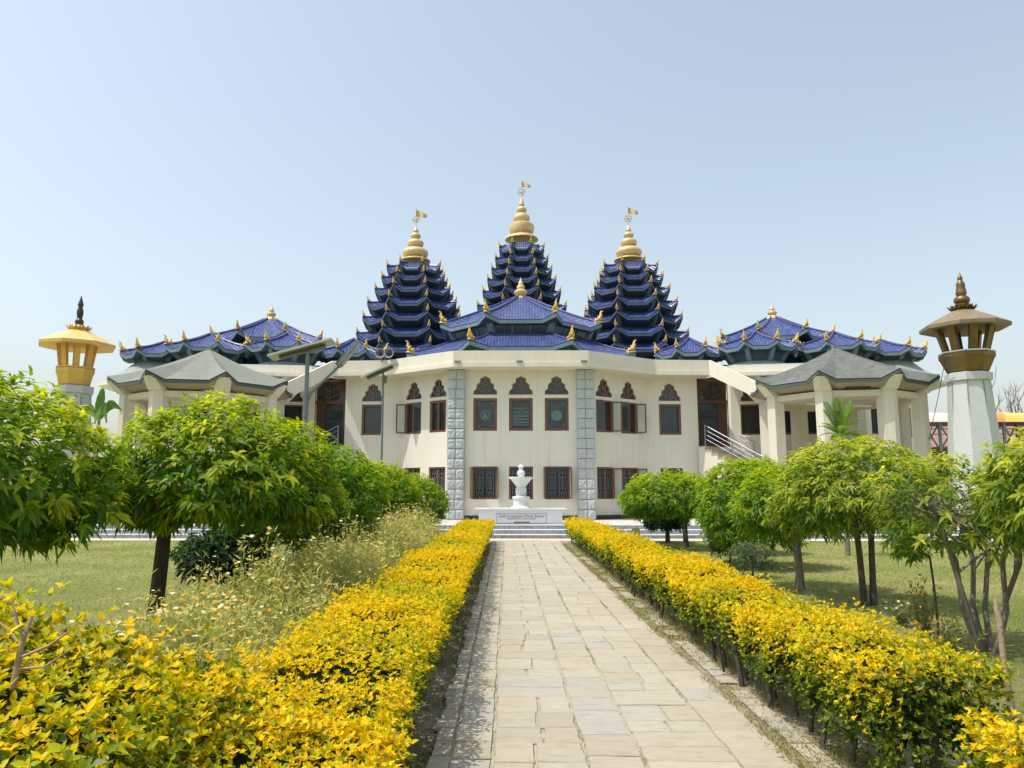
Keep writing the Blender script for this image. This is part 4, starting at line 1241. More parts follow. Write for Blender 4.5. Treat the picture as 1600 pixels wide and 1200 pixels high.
# ------------------------------------------------------------------ far right: shed with awning, red roof
def back_right():
    sh = thing('market_shed', 'low shed with green fascia and old red sheet roof behind the right lantern tower', 'shed', (30, 46, 0))
    mb = MB(); mb.box((34, 48, 1.75), (24, 10, 3.5)); mb.build('wall', M_OLDWALL, sh)
    mb = MB(); mb.box((34, 42.9, 3.62), (24.4, 0.3, 0.34)); mb.build('fascia', M_GREENBAND, sh)
    mb = MB(); mb.box((34, 42.85, 3.3), (24.4, 0.5, 0.16)); mb.build('ledge', M_OLDWALL, sh)
    for i in range(9):
        mb = MB(); mb.box((23.2 + 2.6 * i, 42.97, 2.4), (1.7, 0.1, 1.25)); f = mb.build('window', M_GLASS, sh)
        mb = MB(); mb.box((23.2 + 2.6 * i, 42.92, 1.74), (1.8, 0.14, 0.08)); mb.build('sill', M_OLDWALL, f)
    # gable roof in sheets
    mb = MB(); y0, y1, ym = 46, 58, 52
    vs = [(25.3, y0, 4.3), (60, y0, 4.3), (60, ym, 6.75), (27.3, ym, 6.75), (25.3, y1, 4.3), (60, y1, 4.3)]
    vs += [(v[0], v[1], v[2] - .12) for v in vs]
    mb.add(vs, [(0, 1, 2, 3), (3, 2, 5, 4), (0, 3, 4), (6, 9, 8, 7), (9, 10, 11, 8), (0, 6, 7, 1)])
    rfo = mb.build('roof', M_REDROOF, sh)
    mb = MB()
    for i in range(26):
        x = 27.5 + i * 1.25
        mb.beam((x, y0, 4.33), (x, ym, 6.78), 0.05, 0.04)
    mb.build('sheet_rib', M_REDROOF, rfo)
    aw = thing('awning', 'tarpaulin awning striped white, orange and yellow on brown steel posts behind the right tower', 'awning', (28, 42, 3.4))
    Yf, Yb = 42.0, 45.0
    edges = [(at(1440, 650, Yf).x, M_TARP_W), (at(1541, 650, Yf).x, M_TARP_O), (at(1570, 650, Yf).x, M_TARP_Y), (at(1640, 650, Yf).x, M_TARP_O), (at(1700, 650, Yf).x, M_TARP_W), (at(1800, 650, Yf).x, None)]
    zt, zb = zat(641, Yf), zat(660, Yf)
    for (xa, m), (xb, _) in zip(edges[:-1], edges[1:]):
        mb = MB(); nu, nv = 8, 8
        for a in range(nu + 1):
            for c in range(nv + 1):
                u, v = a / nu, c / nv
                an = math.pi * v
                sag = 0.07 * math.sin(math.pi * u)
                mb.v.append((xa + (xb - xa) * u + .25 * math.sin(an), Yf + (Yb - Yf) * (0.5 - 0.5 * math.cos(an)), zb + (zt - zb) * math.sin(an) ** .6 + sag * (1 - math.sin(an)) - sag))
        for a in range(nu):
            for c in range(nv):
                q = a * (nv + 1) + c; mb.f.append((q, q + nv + 1, q + nv + 2, q + 1))
        mb.build('awning_sheet', m, aw, smooth=True)
    mb = MB(); mb.add([(edges[0][0], Yf + .1, zb + .02), (edges[-1][0], Yf + .1, zb + .02), (edges[-1][0], Yb, zb + .02), (edges[0][0], Yb, zb + .02)], [(0, 1, 2, 3)]); mb.build('awning_lining', M_TARP_P, aw)
    xs = [at(p, 680, Yf).x for p in (1447, 1472, 1500, 1538, 1573, 1594, 1640, 1690)]
    for i, x in enumerate(xs):
        mb = MB(); mb.box((x, Yf + .2, (zb + 3.8) / 2), (0.13, 0.13, zb - 3.8)); mb.build('post', M_RUST if i in (0, 2, 5) else M_POLE, aw)
    mb = MB()
    for a, c in zip(xs[:-1], xs[1:]):
        mb.beam((a, Yf + .25, zb - .1), (c, Yf + .25, 3.85), 0.07, 0.07); mb.beam((a, Yf + .3, 3.85), (c, Yf + .3, zb - .1), 0.07, 0.07)
    for z in (4.75, 5.05): mb.beam((xs[0], Yf + .2, z), (xs[-1], Yf + .2, z), 0.05, 0.05)
    mb.build('bracing', M_POLE, aw)
back_right()

# ================================================================== OBJECTS
# ---- founder's monument on the steps
def monument():
    t = thing('monument', 'white marble monument with carved urn and engraved plinth at the head of the path', 'monument', (0, 27.6, PLAZA_Z))
    Yf = 27.25; k = Yf / F / 1.0
    z0 = PLAZA_Z; Z = lambda py: zat(py, Yf + .3)
    mb = MB(); mb.box((-0.02, Yf + .55, (z0 + Z(796)) / 2), (2.98, 1.1, Z(796) - z0)); mb.build('plinth', M_MARBLEWHITE, t)
    mb = MB()
    zt = Z(794.2)
    for (w, d, a, c) in ((3.06, 1.18, Z(798.5), Z(797)), (3.16, 1.28, Z(797), Z(795.7)), (3.30, 1.42, Z(795.7), zt)):
        mb.box((-0.02, Yf + .55, (a + c) / 2), (w, d, c - a - .002))
    mb.build('coping', M_MARBLEWHITE, t)
    Yu = Yf + .55; ku = Yu / F
    prof = [(16.3, 794.2), (16.6, 792.8), (15, 791.2), (12.2, 790.2), (12.0, 781.5), (13.2, 780), (14.3, 777), (13.6, 776), (8.5, 775.2), (7.2, 774.3), (8.2, 773), (8.2, 772), (7.5, 771.2), (8.6, 769.5), (8.8, 766), (8.2, 763), (7.0, 761.3), (7.6, 759.5), (9.5, 757.5), (17, 748.5), (19.3, 747.5), (19.3, 745.4), (17.5, 745.2), (6.2, 746.5), (4.2, 745.6)]
    mb = MB(); mb.lathe([(r * ku, zat(py, Yu)) for r, py in prof], (0, Yu, 0), 12, math.pi / 12); mb.build('urn', M_MARBLEGREEN, t)
    prof = [(4.3, 746), (4.0, 744.8), (5.2, 743), (6.2, 740), (6.0, 737.5), (4.6, 735.5), (3.2, 734.6), (3.1, 731), (4.3, 730.2), (4.4, 729.2), (2.2, 727), (1.4, 726), (0.5, 725.4), (0.3, 722)]
    mb = MB(); mb.lathe([(r * ku, zat(py, Yu)) for r, py in prof], (0, Yu, 0), 20); mb.build('finial', M_MARBLEWHITE, t, smooth=40)
    # engraved panel
    y = Yf - 0.004
    x0, x1 = at(776, 812, Yf).x, at(854, 812, Yf).x
    a, c = zat(818.3, Yf), zat(802.5, Yf)
    pm = MB()
    f = Fr((x0, y), (x1, y)); L = f.len
    rect_frame(pm, f, 0, L, a, c, 0.012, 0, .004)
    pan = pm.build('engraved_border', M_TEXT, t)
    mb = MB(); fbox(mb, f, L * .34, L * .66, zat(817, Yf), zat(815.2, Yf), 0, .004); mb.build('engraved_bar', M_TEXTBAR, pan)
    def text(name, body, size, z, parent, caps=False):
        cu = bpy.data.curves.new(name, 'FONT'); cu.body = body; cu.size = size; cu.align_x = 'CENTER'; cu.extrude = 0.004
        cu.space_character = 1.03; cu.resolution_u = 3
        if caps:
            cu.small_caps_scale = 0.76
            for i, ch in enumerate(body):
                if ch.islower(): cu.body_format[i].use_small_caps = True
        o = bpy.data.objects.new(name, cu); COL.objects.link(o)
        bpy.context.view_layer.update()
        me = bpy.data.meshes.new_from_object(o.evaluated_get(bpy.context.evaluated_depsgraph_get()))
        bpy.data.objects.remove(o); bpy.data.curves.remove(cu)
        w = max(v.co.x for v in me.vertices) - min(v.co.x for v in me.vertices)
        me.materials.clear(); me.materials.append(M_TEXT)
        o = bpy.data.objects.new(name, me); COL.objects.link(o); o.parent = parent
        o.rotation_euler = (math.pi / 2, 0, 0)
        o.location = Vector(((x0 + x1) / 2, y - .002, z)) - root_loc(parent)
        return o, w
    o, w = text('engraved_name', 'Shri Loukham Mani Singh', 0.135, zat(808.6, Yf), pan, True)
    sc_ = L * 0.90 / w; o.scale = (sc_, min(1.25, sc_), 1)
    o, w = text('engraved_line', 'Langthabal Kunja, Imphal, Manipur', 0.058, zat(811.3, Yf), pan)
    sc_ = L * 0.58 / w; o.scale = (sc_, 1.0, 1)
monument()

# ---- pair of horn loudspeakers on the left parapet
for px, lab in ((594.5, 'grey horn loudspeaker on the hall parapet, left one of the pair'), (608, 'grey horn loudspeaker on the hall parapet, right one of the pair')):
    Yh = 32.6; p = at(px, 551.5, Yh)
    t = thing('horn_loudspeaker', lab, 'loudspeaker', (p.x, Yh + .3, Z_PAR), 'horn loudspeakers on the parapet')
    mb = MB(); n = 24
    prof = [(.225, -.16), (.215, -.13), (.15, .06), (.10, .22), (.07, .36)]
    tilt = 0.12
    def ring(r, y):
        return [(p.x + r * math.cos(2 * math.pi * q / n), Yh + y, p.z + r * math.sin(2 * math.pi * q / n) + tilt * y) for q in range(n)]
    for r, y in prof: mb.v.extend(ring(r, y))
    for r, y in ((.205, -.155), (.135, .05), (.085, .2)): mb.v.extend(ring(r, y))
    for i in range(len(prof) - 1):
        for q in range(n): mb.f.append((i * n + q, i * n + (q + 1) % n, (i + 1) * n + (q + 1) % n, (i + 1) * n + q))
    b0 = len(prof) * n
    for q in range(n): mb.f.append((q, (q + 1) % n, b0 + (q + 1) % n, b0 + q))
    for i in range(2):
        for q in range(n): mb.f.append((b0 + i * n + q, b0 + i * n + (q + 1) % n, b0 + (i + 1) * n + (q + 1) % n, b0 + (i + 1) * n + q))
    mb.f.append(tuple(b0 + 2 * n + q for q in range(n)))
    mb.build('horn', M_HORN, t, smooth=50)
    mb = MB(); mb.lathe([(.02, -.1), (.075, -.05), (.06, .03), (.02, .06)], (p.x, Yh + .14, p.z - .03), 14); mb.build('driver', M_LAMPBODY, t, smooth=True)
    mb = MB(); mb.beam((p.x, Yh + .2, p.z - .05), (p.x, Yh + .3, Z_PAR - .08), .05, .03); mb.build('bracket', M_POLE, t)

# ---- solar street lamps
def solar_lamp(label, base, ztop, pr, panel, arm, head, box=None):
    t = thing('solar_street_lamp', label, 'street lamp', base, 'solar street lamps on poles')
    x, y, _ = base
    mb = MB(); mb.tube([(x, y, 0), (x + .01, y, ztop * .5), (x, y, ztop)], [pr, pr * .95, pr * .85], 12); mb.build('pole', M_POLE, t, smooth=40)
    mb = MB(); mb.box((x, y, 0.02), (.3, .3, .04)); mb.build('base_plate', M_POLE, t)
    a, c, dep, bank = panel
    a, c = Vector(a), Vector(c); d = (c - a).normalized(); side = Vector((0, 1, 0)); side = (side - d * side.dot(d)).normalized()
    nrm = d.cross(side).normalized()
    if nrm.z < 0: nrm = -nrm
    s2 = (side * math.cos(bank) - nrm * math.sin(bank)).normalized(); n2 = d.cross(s2).normalized()
    if n2.z < 0: n2 = -n2
    def slab(mb, o, ll, dd, th, m=1.0):
        ctr = (a + c) / 2 + n2 * o
        vs = []
        for zz in (-th / 2, th / 2):
            for u, v in ((-1, -1), (1, -1), (1, 1), (-1, 1)): vs.append(ctr + d * (u * ll / 2) + s2 * (v * dd / 2) + n2 * zz)
        mb.add(vs, [(3, 2, 1, 0), (4, 5, 6, 7), (0, 1, 5, 4), (1, 2, 6, 5), (2, 3, 7, 6), (3, 0, 4, 7)])
    L = (c - a).length
    mb = MB(); slab(mb, 0, L, dep, 0.05); p = mb.build('solar_panel', M_PANELBACK, t)
    mb = MB(); slab(mb, .03, L - .08, dep - .08, 0.014); mb.build('solar_cells', M_SOLAR, p)
    mb = MB(); slab(mb, -.065, L * .72, dep * .3, 0.07); mb.build('panel_rail', M_LAMPBODY, p)
    if arm:
        q0, q1 = Vector(arm[0]), Vector(arm[1])
        mid = q0.lerp(q1, .12) + Vector((0, 0, -.03))
        mb = MB(); mb.tube([q0, mid, q1], [.04, .038, .032], 10); am = mb.build('arm', M_POLE, t, smooth=40)
        br = q0 + Vector((0, 0, -.38))
        mb = MB(); mb.beam(br, q0.lerp(q1, .16) + Vector((0, 0, -.05)), .05, .04); mb.build('brace', M_POLE, am)
        mb = MB(); mb.tube([Vector((x, y, br.z - .15)), Vector((x, y, q0.z + .1))], [pr * 1.18, pr * 1.18], 12); mb.build('clamp', M_POLE, am)
        h0, h1 = Vector(head[0]), Vector(head[1])
        mb = MB(); mb.beam(h0 + Vector((-.0, 0, .05)), h0.lerp(h1, .38) + Vector((0, 0, .05)), .2, .13); hb = mb.build('lamp_driver', M_LAMPBODY, t)
        mb = MB(); mb.beam(h0.lerp(h1, .08), h1, .30, .085, w2=.26, h2=.06); lh = mb.build('lamp_head', M_POLE, t)
        mb = MB(); dd = (h1 - h0).normalized(); dn = dd.cross(Vector((0, 1, 0))); dn = dn if dn.z < 0 else -dn
        mb.beam(h0.lerp(h1, .16) + dn * .05, h0.lerp(h1, .95) + dn * .043, .22, .02); mb.build('diffuser', M_PANELBACK, lh)
    if box:
        for (bp, bs) in box:
            mb = MB(); mb.box(bp, bs); mb.build('lamp_head', M_LAMPBODY, t)
            mb = MB(); mb.beam((x, y, bp[2]), bp, .04, .04); mb.build('arm', M_POLE, t)
    return t
Y1 = 19.0
pb = at(475, 700, Y1)
solar_lamp('taller grey solar street lamp before the left porch, lamp head on a long slanting arm', (pb.x, Y1, 0), zat(546, Y1), 0.062,
           (at(423, 559, Y1), at(521, 533, Y1), 0.55, 0.06), (at(478, 619, Y1), at(531, 571, Y1)), (at(527, 575, Y1), at(562, 533, Y1)))
Y2 = 25.4
pb = at(596, 700, Y2)
solar_lamp('shorter grey solar street lamp standing before the hall window left of the bay', (pb.x, Y2, 0), zat(577, Y2), 0.045,
           (at(565, 592, Y2), at(621, 567.5, Y2), 0.55, 0.06), None, None, box=[((at(602, 594, Y2).x, Y2 - .1, zat(593, Y2)), (.13, .22, .24)), ])

# small olive board at the foot of the steps
mb = MB(); px = at(993, 829, 26.1); mb.box((px.x, 26.05, .22), (.27, .05, .3)); mb.box((px.x - .09, 26.06, .05), (.03, .03, .1)); mb.box((px.x + .09, 26.06, .05), (.03, .03, .1))
tag(mb.build('notice_board', M_OLIVE), 'small square olive board standing at the foot of the steps right of the path', 'sign')

# guy wire of the right lantern tower
mb = MB(); mb.tube([at(1478, 557, 26.6), at(1466, 620, 27.4), at(1453, 680, 28.2), at(1448, 715, 28.6)], 0.012, 5)
tag(mb.build('guy_wire', M_DARKMETAL), 'thin dark wire slanting down from the right lantern tower rim', 'wire')

# ================================================================== PLANTS
def norm(a):
    return a / np.maximum(1e-9, np.linalg.norm(a, axis=1, keepdims=True))
def leaf_mesh(name, P, A, Nn, L, W, C, mat, parent=None, droop=0.35, fine=True, fold=0.35):
    """one mesh of many separate bent, folded leaves"""
    n = len(P)
    off = np.array(root_loc(parent)) if parent is not None else np.zeros(3)
    P = P - off
    S = norm(np.cross(A, Nn))
    if fine: T = np.array([0, .3, .66, 1.0]); Wd = np.array([.10, 1.0, .78, .03])
    else: T = np.array([0, .42, 1.0]); Wd = np.array([0.0, 1.0, 0.0])
    verts = []
    L = np.asarray(L).reshape(-1, 1); W = np.asarray(W).reshape(-1, 1)
    for t, w in zip(T, Wd):
        c = P + A * L * t; c[:, 2] -= (droop * L * t * t)[:, 0]
        if w == 0: verts.append(c); continue
        e = Nn * (fold * w * W / 2)
        verts.append(c - S * (w * W / 2) + e)
        if fine: verts.append(c)
        verts.append(c + S * (w * W / 2) + e)
    V = np.stack(verts, 1); k = V.shape[1]
    if fine:
        F_ = []
        for r in range(3):
            b = r * 3
            F_ += [(b, b + 1, b + 4, b + 3), (b + 1, b + 2, b + 5, b + 4)]
        F_ = np.array(F_)
    else:
        F_ = np.array([(0, 2, 3), (0, 3, 1)])
    m, q = F_.shape
    idx = (np.arange(n)[:, None, None] * k + F_[None]).reshape(-1)
    me = bpy.data.meshes.new(name)
    me.vertices.add(n * k); me.vertices.foreach_set('co', V.astype(np.float32).ravel())
    me.loops.add(len(idx)); me.loops.foreach_set('vertex_index', idx.astype(np.int32))
    me.polygons.add(n * m); me.polygons.foreach_set('loop_start', np.arange(0, n * m * q, q, dtype=np.int32))
    if fine: me.polygons.foreach_set('use_smooth', np.ones(n * m, dtype=bool))
    ca = me.color_attributes.new('Col', 'FLOAT_COLOR', 'POINT')
    cc = np.ones((n, k, 4), dtype=np.float32); cc[:, :, :3] = C[:, None, :]
    ca.data.foreach_set('color', cc.ravel())
    me.materials.append(mat); me.update(calc_edges=True)
    o = bpy.data.objects.new(name, me); COL.objects.link(o)
    if parent is not None: o.parent = parent
    return o
def whorls(P, A, k, splay, jit=0.25):
    """k leaves round each shoot tip"""
    n = len(P)
    ref = np.where(np.abs(A[:, 2:3]) < 0.9, np.array([[0, 0, 1.0]]), np.array([[1.0, 0, 0]]))
    U = norm(np.cross(A, ref)); V = np.cross(U, A)
    ph = rng.uniform(0, 2 * np.pi, (n, 1)) + np.arange(k)[None] * 2 * np.pi / k + rng.normal(0, .3, (n, k))
    sp = splay + rng.normal(0, jit, (n, k))
    perp = U[:, None] * np.cos(ph)[..., None] + V[:, None] * np.sin(ph)[..., None]
    ax = A[:, None] * np.cos(sp)[..., None] + perp * np.sin(sp)[..., None]
    nr = A[:, None] * np.sin(sp)[..., None] - perp * np.cos(sp)[..., None]
    PP = np.repeat(P[:, None], k, 1)
    return PP.reshape(-1, 3), norm(ax.reshape(-1, 3)), norm(nr.reshape(-1, 3))
def cmix(a, b, f):
    a = np.array(a); b = np.array(b)
    return a[None] * (1 - f[:, None]) + b[None] * f[:, None]

def tree(label, x, y, R, zc, up, dn, base, stems=1, n=900, leafL=0.12, fine=True, tone='green', bark=None, tr=0.055, lean=(0, 0), sparse=0.0, new=0.5, crown=None, name='round_crowned_tree', cat='tree', group='small clipped trees along the lawn', droop=0.45):
    """tapered trunk with limbs and a domed crown of drooping leaf whorls"""
    bark = bark or M_BARK
    t = thing(name, label, cat, (base[0], base[1], 0), group)
    cx, cy = x, y
    r = random.Random(int(abs(x * 131 + y * 977)) + 3)
    tk = MB()
    top = zc - dn * .25
    for s in range(stems):
        a = 2 * math.pi * s / max(1, stems) + r.uniform(0, 1)
        sp = (0.07 if stems > 1 else 0)
        b0 = Vector((base[0] + sp * math.cos(a), base[1] + sp * math.sin(a), -0.05))
        spread = (0.12 if stems == 2 else R * .42 if stems > 2 else 0.0)
        fork = zc - dn * (.55 if stems < 3 else .2)
        fx = base[0] + (cx - base[0]) * .12; fy = base[1] + (cy - base[1]) * .12
        k1 = Vector((fx + spread * math.cos(a), fy + spread * math.sin(a), fork))
        e = Vector((cx + spread * 2 * math.cos(a), cy + spread * 2 * math.sin(a), zc + up * .25))
        pts = [b0]
        for i in range(1, 4):
            pts.append(b0.lerp(k1, i / 3) + (Vector((r.uniform(-.07, .07), r.uniform(-.07, .07), 0)) if stems > 2 else Vector((r.uniform(-.012, .012), 0, 0))))
        pts += [k1.lerp(e, .5), e]
        rr = tr * (1.0 if stems == 1 else .72)
        tk.tube(pts, [rr * 1.35, rr * 1.05, rr, rr * .95, rr * .6, rr * .3], 8)
        nl = 6 if stems == 1 else 4
        for b in range(nl):
            f = (0.56 if stems < 2 else .46 if stems == 2 else .30) + .4 * (b + .5) / nl
            i = min(4, int(f * 5)); s0 = pts[i].lerp(pts[i + 1], f * 5 - i)
            an = 2 * math.pi * b / nl + r.uniform(-.5, .5)
            l_ = R * r.uniform(.55, .9)
            e1 = Vector((cx + l_ * math.cos(an), cy + l_ * math.sin(an), zc + r.uniform(-.15, .35) * up))
            m = s0.lerp(e1, .5) + Vector((0, 0, -.06 * R))
            tk.tube([s0, m, e1], [rr * .6, rr * .4, rr * .12], 6)
            for w in range(2 if stems < 3 else 4):
                e2 = m.lerp(e1, r.uniform(.2, .8)) + Vector((r.uniform(-.35, .35) * R, r.uniform(-.35, .35) * R, r.uniform(.1, .5) * up))
                tk.tube([m.lerp(e1, .25), (m + e2) / 2, e2], [rr * .3, rr * .2, rr * .06], 5)
    tk.build('trunk', bark, t, smooth=60)
    # crown: lumpy dome
    nl = 46
    ld = norm(rng.normal(0, 1, (nl, 3))); lamp_ = rng.uniform(.25, 1.0, nl)
    m = int(n * 1.2)
    D = norm(rng.normal(0, 1, (m * 2, 3)))
    D = D[(D[:, 2] > -0.80)][:m]; m = len(D)
    dots = np.clip(D @ ld.T, -1, 1); ang = np.arccos(dots)
    lump = np.max(np.exp(-(ang / .30) ** 2) * lamp_[None], 1)
    depth = rng.uniform(0, 1, m)
    shell = 1 - .42 * depth ** 2.2
    fac = (.93 + .19 * lump) * shell + rng.normal(0, .035, m) * np.where(D[:, 2] < -.1, 1.8, 1.0)
    if sparse > 0:
        keep = rng.uniform(0, 1, m) < np.clip(lump * 1.5 + (1 - sparse) * .5, 0, 1)
        D, lump, depth, fac = D[keep], lump[keep], depth[keep], fac[keep]; m = len(D)
    zs = np.where(D[:, 2] > 0, up, dn)
    P = np.stack([cx + D[:, 0] * R * fac, cy + D[:, 1] * R * fac, zc + D[:, 2] * zs * fac], 1)
    P[:, 2] += 0
    out = norm(np.stack([D[:, 0] / R, D[:, 1] / R, D[:, 2] / np.where(D[:, 2] > 0, up, dn)], 1))
    A = norm(out + np.array([[0, 0, .80]]) + rng.normal(0, .22, (m, 3)))
    k = 8 if fine else 7
    PP, AX, NR = whorls(P, A, k, 1.02, .32)
    cnt = len(PP)
    PP = PP + np.repeat(A, k, 0) * rng.uniform(-.085, .02, (cnt, 1))          # leaves sit along the shoot, not at one point
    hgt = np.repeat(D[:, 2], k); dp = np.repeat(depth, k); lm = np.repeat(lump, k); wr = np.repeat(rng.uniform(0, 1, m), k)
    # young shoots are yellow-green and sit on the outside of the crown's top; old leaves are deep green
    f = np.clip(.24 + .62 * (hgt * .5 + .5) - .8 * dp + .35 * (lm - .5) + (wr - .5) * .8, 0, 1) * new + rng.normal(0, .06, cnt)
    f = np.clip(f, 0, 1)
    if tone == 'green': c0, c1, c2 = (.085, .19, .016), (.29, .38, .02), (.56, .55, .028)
    elif tone == 'dark': c0, c1, c2 = (.016, .045, .010), (.035, .085, .014), (.09, .15, .02)  # leaf colours darkened to carry the shade these crowns stand in
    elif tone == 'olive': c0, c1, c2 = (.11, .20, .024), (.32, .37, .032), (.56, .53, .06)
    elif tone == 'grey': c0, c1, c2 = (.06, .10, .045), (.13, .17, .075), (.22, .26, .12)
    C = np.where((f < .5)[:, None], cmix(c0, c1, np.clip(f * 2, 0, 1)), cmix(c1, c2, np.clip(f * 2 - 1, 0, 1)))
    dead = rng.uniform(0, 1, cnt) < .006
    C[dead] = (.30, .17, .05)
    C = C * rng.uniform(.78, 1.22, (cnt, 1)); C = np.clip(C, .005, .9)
    L = leafL * .86 * rng.uniform(.7, 1.25, cnt)
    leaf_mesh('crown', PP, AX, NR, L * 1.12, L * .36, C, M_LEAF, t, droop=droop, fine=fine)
    return t

TG = 'small clipped trees along the lawn'
# left row, from the camera towards the temple
tree('nearest left tree, big yellow-green dome of long leaves cut by the photo edge', -4.62, 5.7, 1.50, 1.64, .94, .58, (-4.1, 5.9), n=1500, leafL=.125, new=1.05, tone='green', tr=.07)
tree('left tree with the thick dark bare trunk seen over lawn, second from camera', -3.18, 8.0, 1.20, 1.62, .92, .40, (-3.74, 7.9), n=1900, leafL=.115, new=.85, tr=.075, stems=1)
tree('left tree with tall rounded green crown behind the street lamp pole', -3.32, 11.6, 1.20, 1.50, .86, .80, (-3.3, 11.5), n=1700, leafL=.115, new=.34, tr=.07, fine=False)
tree('low dark drooping crown in shade behind the wildflowers on the left', -4.25, 10.9, .62, .72, .36, .42, (-4.1, 11.2), n=420, leafL=.12, new=.25, tone='dark', tr=.06, fine=False)  # dark tone: the neighbouring crown's shade is put into the leaf colour
tree('left tree with light crown below the shorter street lamp', -3.40, 17.0, 1.15, 1.40, .85, .75, (-3.4, 17.0), n=1500, leafL=.12, new=.72, tr=.06, fine=False)
tree('left tree with dense dark low crown in the middle of the row', -3.75, 14.2, 1.0, 1.3, .75, .70, (-3.7, 14.2), n=1200, leafL=.12, new=.30, tr=.06, fine=False)
tree('farthest left tree, round crown on a short trunk before the steps', -3.45, 23.2, 1.18, 1.25, .88, .86, (-3.7, 23.2), n=1500, leafL=.125, new=.6, tr=.06, fine=False)
tree('left tree with round crown second from the steps', -4.3, 20.5, 1.1, 1.3, .85, .85, (-4.3, 20.5), n=1200, leafL=.125, new=.6, tr=.06, fine=False)
# right row
tree('nearest right tree, yellow-green leaves entering at the right photo edge', 5.0, 6.3, 1.12, 1.60, .66, .58, (5.4, 6.3), n=1000, leafL=.12, new=1.1, tone='olive', tr=.06)
tree('right tree with many bare forking grey stems and a thin crown', 4.62, 8.05, .92, 1.48, .52, .62, (4.72, 8.0), stems=6, n=620, leafL=.10, new=1.05, tone='olive', bark=M_BARKGREY, tr=.034, sparse=.55)
tree('right tree on twin slim trunks with a wide flat yellow-green crown', 4.84, 11.1, 1.16, 1.52, .86, .62, (4.93, 11.1), stems=2, n=1350, leafL=.115, new=.92, tone='olive', bark=M_BARK, tr=.062, fine=False)
tree('right tree on one straight pale trunk, fourth from the camera', 4.50, 12.8, .98, 1.34, .70, .55, (4.54, 12.7), n=1000, leafL=.115, new=.8, bark=M_BARKGREY, tr=.065, fine=False)
tree('right tree with long hanging foliage nearly reaching the lawn', 4.98, 16.5, 1.22, 1.36, 1.0, 1.15, (4.97, 16.6), n=1600, leafL=.12, new=.72, bark=M_BARKGREY, tr=.07, fine=False)
tree('right tree with the broad flat crown nearest the hall, before its right pier', 4.35, 22.0, 1.48, 1.38, .80, .62, (4.75, 22.2), n=1700, leafL=.13, new=.72, tr=.07, fine=False)
tree('small dark shaded tree below the broad crown by the steps', 4.55, 24.2, .72, .72, .30, .34, (4.62, 24.3), n=520, leafL=.12, new=.15, tone='dark', tr=.07, fine=False)  # dark tone: shade of the broad crown is put into the leaf colour
tree('right tree leaning on a pale grey trunk beside the hanging foliage', 5.9, 20.0, .95, 1.35, .75, .7, (5.75, 20.2), n=1000, leafL=.12, new=.6, bark=M_BARKGREY, tr=.07, fine=False)
tree('grey-green bush under the hanging tree right of the hedge', 4.75, 17.6, .55, .62, .38, .55, (4.75, 17.6), n=480, leafL=.085, new=.5, tone='grey', tr=.03, fine=False, name='bush', cat='bush', group='bushes in the garden')
tree('dry pale bush beside the right hedge', 4.35, 14.6, .42, .42, .25, .4, (4.35, 14.6), n=260, leafL=.06, new=.9, tone='grey', tr=.02, fine=False, name='bush', cat='bush', group='bushes in the garden')
# a low leafy side branch of the bare-stemmed tree
tree('leafy yellow-green sucker beside the bare-stemmed right tree', 4.30, 8.6, .20, 1.0, .14, .18, (4.5, 8.5), n=34, leafL=.10, new=1.1, tone='green', tr=.012, name='sapling', cat='sapling', group=None)

